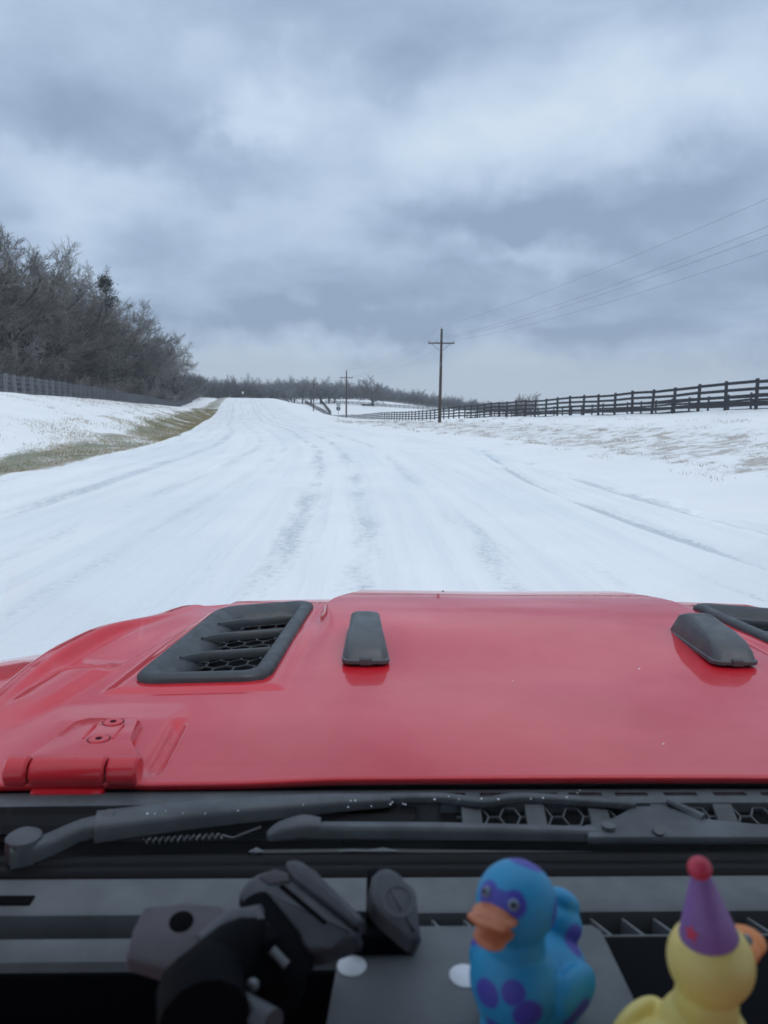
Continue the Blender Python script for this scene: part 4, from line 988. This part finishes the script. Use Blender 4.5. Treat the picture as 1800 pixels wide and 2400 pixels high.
# ------------------------------------------------------------------ things on the dashboard
HZ = 1.345      # top of the screen housing
pp = B(); poly = [(-.020, .365), (.184, .365), (.192, .375), (.190, .539), (.184, .546), (-.004, .546), (-.010, .538), (-.026, .375)]
pp.prism(poly, HZ, HZ+.010, None, .003)
plate = pp.build('dash_plate', M['dash'], None, True); tag(plate, 'dark flat dashboard plate with two white round pads under the blue duck', 'plate')
for (x, y) in ((-.0105+.0, .0), (0, 0)): pass
def pad(x, y, r=.0105):
    B().lathe([(0, .0016), (r*.8, .0016), (r, .0006), (r, 0), (0, 0)], 32, Matrix.Translation((x, y, HZ+.0101))).build('white_pad', M['dot'], plate, True)
PADS = [(825, 2262), (1090, 2285)]
def on_plane(u, v, z):
    d = fw + rt*((u-900)/1800) - up*((v-1200)/1800); s = (z-CAMH)/d.z; return d.x*s, d.y*s
pad(*[round(c, 4) for c in on_plane(825, 2262, HZ+.011)]); pad(*[round(c, 4) for c in on_plane(1090, 2285, HZ+.011)], .0112)

# phone mount: bracket, knuckle, clamp body, lever
mr = empty('phone_mount', (-.02, .56, 1.27), 0, 'black jointed phone mount with a drilled bracket left of the white pads', 'phone mount')
O = Vector((-.02, .56, 1.27))
def L(p): return tuple(Vector(p)-O)
def px(u, v, dist):      # a point at a given distance along a sight line, to read positions off the photograph
    d = (fw + rt*((u-900)/1800) - up*((v-1200)/1800)).normalized(); return Vector((0, 0, CAMH))+d*dist
def slab(b, pts, thick, mtx=None):
    """flat plate through four or more points, extruded away from the viewer along its own normal"""
    pts = [Vector(p) for p in pts]; n = (pts[1]-pts[0]).cross(pts[-1]-pts[0]).normalized()
    if n.dot(pts[0]-Vector((0, 0, CAMH))) < 0: n = -n
    v0 = [b.b.verts.new(p-O) for p in pts]; v1 = [b.b.verts.new(p+n*thick-O) for p in pts]; k_ = len(pts)
    f0 = b.b.faces.new(v0); b.b.faces.new(v1[::-1])
    for k in range(k_): b.b.faces.new((v0[k], v0[(k+1) % k_], v1[(k+1) % k_], v1[k]))
    bmesh.ops.bevel(b.b, geom=list(f0.edges), offset=.003, segments=3, profile=.5, affect='EDGES'); return n
def on(u, v, p0, n):     # the sight line's point on a plane
    d = (fw + rt*((u-900)/1800) - up*((v-1200)/1800)); o0 = Vector((0, 0, CAMH)); return o0+d*((p0-o0).dot(n)/d.dot(n))
def flat(pix, p0, n, thick, name, mt, parent, bev=.004):
    """a plate of given outline lying in the plane (p0, n), with thickness behind it and rounded edges"""
    n = Vector(n).normalized(); b = B(); pts = [on(u, v, p0, n) for u, v in pix]
    v0 = [b.b.verts.new(p-O) for p in pts]; v1 = [b.b.verts.new(p-n*thick-O) for p in pts]; k_ = len(pts)
    f0 = b.b.faces.new(v0); b.b.faces.new(v1[::-1])
    for k in range(k_): b.b.faces.new((v0[k], v0[(k+1) % k_], v1[(k+1) % k_], v1[k]))
    ed = list(f0.edges)+[e for v in v0 for e in v.link_edges if e not in f0.edges[:]]
    bmesh.ops.bevel(b.b, geom=list(dict.fromkeys(ed)), offset=bev, segments=4, profile=.5, affect='EDGES')
    return b.build(name, mt, parent, True, 50)
NB = Vector((.05, -.30, .95)).normalized(); PB = px(425, 2180, .60)
brk = flat([(335, 2122), (430, 2112), (520, 2118), (540, 2150), (516, 2212), (462, 2240), (405, 2275), (290, 2240), (312, 2180)], PB, NB, .014, 'bracket', M['mount2'], mr)
h0 = on(425, 2160, PB, NB); B().lathe([(0, .0004), (.0075, .0004), (.0082, 0), (.0082, -.003), (0, -.003)], 24, Matrix.Translation(h0-O) @ NB.to_track_quat('Z', 'Y').to_matrix().to_4x4()).build('screw_hole', M['void'], brk, True)
def limb(pts, rad, name, mt, n=14): return B().tube([L(p) for p in pts], rad, n).build(name, mt, mr, True)
limb([px(480, 2400, .53), px(470, 2330, .55), px(510, 2270, .57)], [.026, .026, .020], 'socket_base', M['shade_black'])
limb([px(500, 2290, .565), px(560, 2230, .575), px(630, 2170, .585)], [.022, .020, .012], 'knuckle', M['shade_black'])
limb([px(470, 2212, .58), px(540, 2170, .585), px(600, 2162, .58), px(618, 2190, .575)], [.006, .010, .011, .008], 'collar', M['mount'])
B().ball(L(px(610, 2290, .59)), (.030, .026, .028)).build('ball_joint', M['shade_black'], mr, True)
NC = Vector((-.12, -.55, .82)).normalized(); PC = px(690, 2130, .585)
cl_ = flat([(556, 2092), (572, 2062), (600, 2044), (640, 2032), (684, 2044), (842, 2178), (835, 2200), (775, 2222), (735, 2236), (704, 2226), (556, 2108)], PC, NC, .024, 'clamp_body', M['mount'], mr, .006)
flat([(664, 2014), (700, 2012), (738, 2040), (852, 2148), (850, 2164), (836, 2172), (690, 2062), (676, 2046)], PC+NC*.004, NC, .016, 'lever', M['mount'], mr, .004)
flat([(604, 2054), (640, 2036), (676, 2044), (682, 2066), (632, 2072)], PC+NC*.0015, NC, .004, 'cap', M['mount2'], mr, .0012)
flat([(652, 2078), (664, 2072), (768, 2160), (760, 2168)], PC+NC*.0006, NC, .002, 'groove', M['void'], mr, .0004)
limb([px(690, 2310, .58), px(640, 2230, .58), px(600, 2120, .60)], [.016, .020, .012], 'joint_arm', M['shade_black'])
limb([px(520, 2330, .56), px(560, 2350, .55), px(640, 2400, .53)], [.006, .007, .008], 'stay', M['mount'])
B().tube([L(px(637, 2225, .555)), L(px(672, 2262, .555))], .0028, 8).build('bolt', M['dull_steel'], mr, True)
B().ball(L(px(592, 2309, .55)), .0042, 2).build('nut', M['dull_steel'], mr, True)
# the second clip, standing on the plate
kr = empty('clip_stand', (.02, .525, HZ+.010), 0, 'black clip with a round embossed end standing behind the left white pad', 'clip')
O = Vector((.02, .525, HZ+.010))
NK = Vector((.10, -.50, .86)).normalized(); PK = px(930, 2110, .585)
clip = flat([(868, 2062), (878, 2038), (905, 2026), (935, 2038), (978, 2090), (990, 2196), (976, 2212), (880, 2128), (868, 2100)], PK, NK, .020, 'clip_body', M['mount'], kr, .006)
c0 = on(934, 2108, PK, NK); nrm = NK
B().lathe([(.0085, 0), (.0125, 0), (.0125, .0016), (.0085, .0016), (.0085, 0)], 28, Matrix.Translation(c0-O-nrm*.001) @ nrm.to_track_quat('Z', 'Y').to_matrix().to_4x4()).build('emboss_ring', M['rubber'], clip, True)
B().box((-.0, .002, .008), (.050, .030, .016), bev=.003).build('clip_base', M['shade_black'], kr, True)
B().box((.0, .004, .030), (.024, .014, .05), bev=.003).build('clip_stem', M['shade_black'], kr, True)

# ------------------------------------------------------------------ rubber ducks
def spotted(name, base, spot, spots, soft=.12):
    mm = bpy.data.materials.new(name); mm.use_nodes = True; t = NT(mm.node_tree); bs = t.n['Principled BSDF']
    oc = t.add('ShaderNodeTexCoord').outputs['Object']; f = None
    wn = t.noise(oc, 90, 2, .5); 
    for c, r in spots:
        d = t.math('DIVIDE', t.vmath('DISTANCE', oc, c), r); f = d if f is None else t.math('MINIMUM', f, d)
    f = t.math('ADD', f, t.math('MULTIPLY', t.math('SUBTRACT', wn, .5), .3))
    m_ = t.math('SUBTRACT', 1.0, t.smooth(f, .9-soft, .9+soft))
    t.l.new(t.mix(m_, base, spot), bs.inputs['Base Color']); bs.inputs['Roughness'].default_value = .5; bs.inputs['Subsurface Weight'].default_value = .08; bs.inputs['Subsurface Radius'].default_value = (.004, .004, .004)
    return mm
def blob(name, balls, mt, parent, vox=.0011, it=14):
    b = B()
    for c, r, rot in balls:
        mtx = Matrix.Translation(c) @ (Matrix.Rotation(R(rot[0]), 4, 'X') @ Matrix.Rotation(R(rot[1]), 4, 'Y') @ Matrix.Rotation(R(rot[2]), 4, 'Z')) @ Matrix.Diagonal((*r, 1))
        bmesh.ops.create_icosphere(b.b, subdivisions=4, radius=1, matrix=mtx)
    o = b.build(name, mt, parent, True, 180)
    md = o.modifiers.new('remesh', 'REMESH'); md.mode = 'VOXEL'; md.voxel_size = vox; md.use_smooth_shade = True
    ms = o.modifiers.new('smooth', 'SMOOTH'); ms.factor = .6; ms.iterations = it
    return o
# duck local frame: +Y is where the beak points, +X its right, z up from its base
def duck(name, loc, rz, s, label, body_m, beak_m, head_rz=0):
    root = empty(name, loc, rz, label, 'rubber duck'); root.scale = (s, s, s)
    blob('body', [((0, -.008, .026), (.031, .040, .029), (0, 0, 0)), ((0, .014, .042), (.026, .024, .027), (0, 0, 0)), ((0, .014, .066), (.0168, .0168, .018), (0, 0, 0)),
                  ((0, .015, .090), (.0225, .0225, .0225), (0, 0, 0)), ((0, -.036, .050), (.016, .016, .013), (38, 0, 0)), ((0, -.042, .060), (.0115, .0125, .008), (48, 0, 0)),
                  ((.028, -.006, .037), (.008, .022, .015), (18, 0, 0)), ((-.028, -.006, .037), (.008, .022, .015), (18, 0, 0)), ((0, -.004, .006), (.026, .034, .006), (0, 0, 0))], body_m, root)
    return root
SP = [((-.0085, .034, .1015), .0085), ((.0085, .034, .1015), .0085), ((0, .037, .1005), .0085), ((.0, .004, .112), .012), ((.0225, .010, .082), .0095), ((.0185, .022, .066), .0080), ((-.021, .006, .088), .010), ((.004, .038, .045), .009),
      ((.030, .004, .048), .0090), ((.035, -.012, .042), .0090), ((.020, .030, .030), .0095), ((.032, -.026, .026), .010), ((-.02, .032, .040), .010), ((.0, -.050, .058), .011), ((.016, -.034, .053), .010), ((-.018, -.030, .050), .010), ((.030, .014, .018), .009), ((.0, .036, .020), .010), ((-.033, .0, .03), .011), ((.027, .018, .056), .008), ((.036, .000, .028), .009), ((.010, -.010, .108), .008), ((-.012, .036, .052), .008)]
M['duck_blue'] = spotted('blue_rubber', (.024, .31, .56), (.07, .07, .42), SP)
M['duck_yellow'] = mat('yellow_rubber', (.82, .66, .20), .45, var=.06, vscale=40)
M['beak'] = mat('orange_rubber', (.62, .20, .085), .5, var=.15, vscale=120)
M['beak2'] = mat('bright_orange_rubber', (.85, .28, .07), .45)
M['hat'] = mat('purple_hat', (.30, .16, .42), .5, var=.1, vscale=50)
M['red_toy'] = mat('red_toy', (.62, .05, .09), .5)
M['eye_w'] = mat('eye_white', (.22, .28, .36), .4); M['eye_b'] = mat('eye_black', (.01, .012, .02), .3)
def lathe_at(prof, p, d, mt, name, parent, n=24): return B().lathe(prof, n, Matrix.Translation(p) @ Vector(d).to_track_quat('Z', 'Y').to_matrix().to_4x4()).build(name, mt, parent, True)
def beak(parent, mt, op=True):
    if not op: return blob('beak', [((0, .036, .0640), (.0130, .013, .0060), (6, 0, 0)), ((0, .045, .0650), (.0115, .009, .0045), (16, 0, 0)), ((0, .037, .0590), (.0110, .010, .0050), (-10, 0, 0))], mt, parent, .0007, 6)
    r = blob('beak', [((0, .037, .0675), (.0128, .012, .0038), (8, 0, 0)), ((0, .046, .0680), (.0112, .0085, .0030), (24, 0, 0)), ((0, .033, .0675), (.010, .008, .0050), (0, 0, 0)),
                  ((0, .036, .0595), (.0110, .010, .0030), (-20, 0, 0)), ((0, .0425, .0565), (.0098, .006, .0028), (-20, 0, 0)), ((0, .033, .0630), (.009, .007, .006), (0, 0, 0))], mt, parent, .0007, 6)
    return r
bd = duck('rubber_duck', (.1090, .443, HZ+.010), R(138), 1.09, 'blue rubber duck with purple spots standing on the dashboard plate', M['duck_blue'], None)
beak(bd, M['beak']).location.z = .026
for sg in (-1, 1):
    p = Vector((sg*.0088, .0335, .1015)); d = Vector((sg*.36, .85, .45))
    e = lathe_at([(0, .0012), (.0024, .0009), (.0031, -.001), (0, -.001)], p, d, M['eye_w'], 'eye', bd)
    lathe_at([(0, .0018), (.0015, .0014), (.0019, .0004), (0, 0)], p, d, M['eye_b'], 'pupil', e)
yd = duck('rubber_duck', (.1890, .388, HZ), R(-62), 1.06, 'yellow rubber duck wearing a purple party hat beside the blue duck', M['duck_yellow'], None)
beak(yd, M['beak2'], False).location.z = .026
for sg in (-1, 1):
    p = Vector((sg*.0088, .0335, .1015)); d = Vector((sg*.36, .85, .45))
    e = lathe_at([(0, .0012), (.0024, .0009), (.0031, -.001), (0, -.001)], p, d, M['eye_w'], 'eye', yd)
    lathe_at([(0, .0018), (.0015, .0014), (.0019, .0004), (0, 0)], p, d, M['eye_b'], 'pupil', e)
HM = Matrix.Translation((0, .012, .1055)) @ Matrix.Rotation(R(11), 4, Vector((.88, -.47, 0)))      # the hat sits slightly askew
hat = B().lathe([(0, .0), (.0150, .0), (.0152, .0008), (.0120, .0115), (.0086, .023), (.0048, .036), (0, .037)], 32, HM).build('party_hat', M['hat'], yd, True, 60)
B().ball(HM @ Vector((0, 0, .0395)), .0062, 3).build('pompom', M['red_toy'], hat, True)
for q in range(2):
    a = R(-88+q*240); star = [((.0048 if k % 2 == 0 else .0022)*math.sin(k*math.pi/5), (.0048 if k % 2 == 0 else .0022)*math.cos(k*math.pi/5)) for k in range(10)]
    d = Vector((math.cos(a), math.sin(a), .36)).normalized()
    B().prism(star, -.0006, .0006, HM @ Matrix.Translation(Vector((math.cos(a)*.0126, math.sin(a)*.0126, .0082))) @ d.to_track_quat('Z', 'Y').to_matrix().to_4x4()).build('star', M['red_toy'], hat)

# ------------------------------------------------------------------ thin winter haze in the air of the whole place
hm = bpy.data.materials.new('thin_haze'); hm.use_nodes = True; t = NT(hm.node_tree); t.n.clear()
pv = t.add('ShaderNodeVolumePrincipled'); pv.inputs['Color'].default_value = (.80, .87, .95, 1); pv.inputs['Density'].default_value = .00055
ou = t.add('ShaderNodeOutputMaterial'); t.l.new(pv.outputs[0], ou.inputs['Volume'])
B().box((0, 450, 20), (2300, 1200, 70)).build('haze', hm); tag(bpy.data.objects['haze'], kind='stuff')
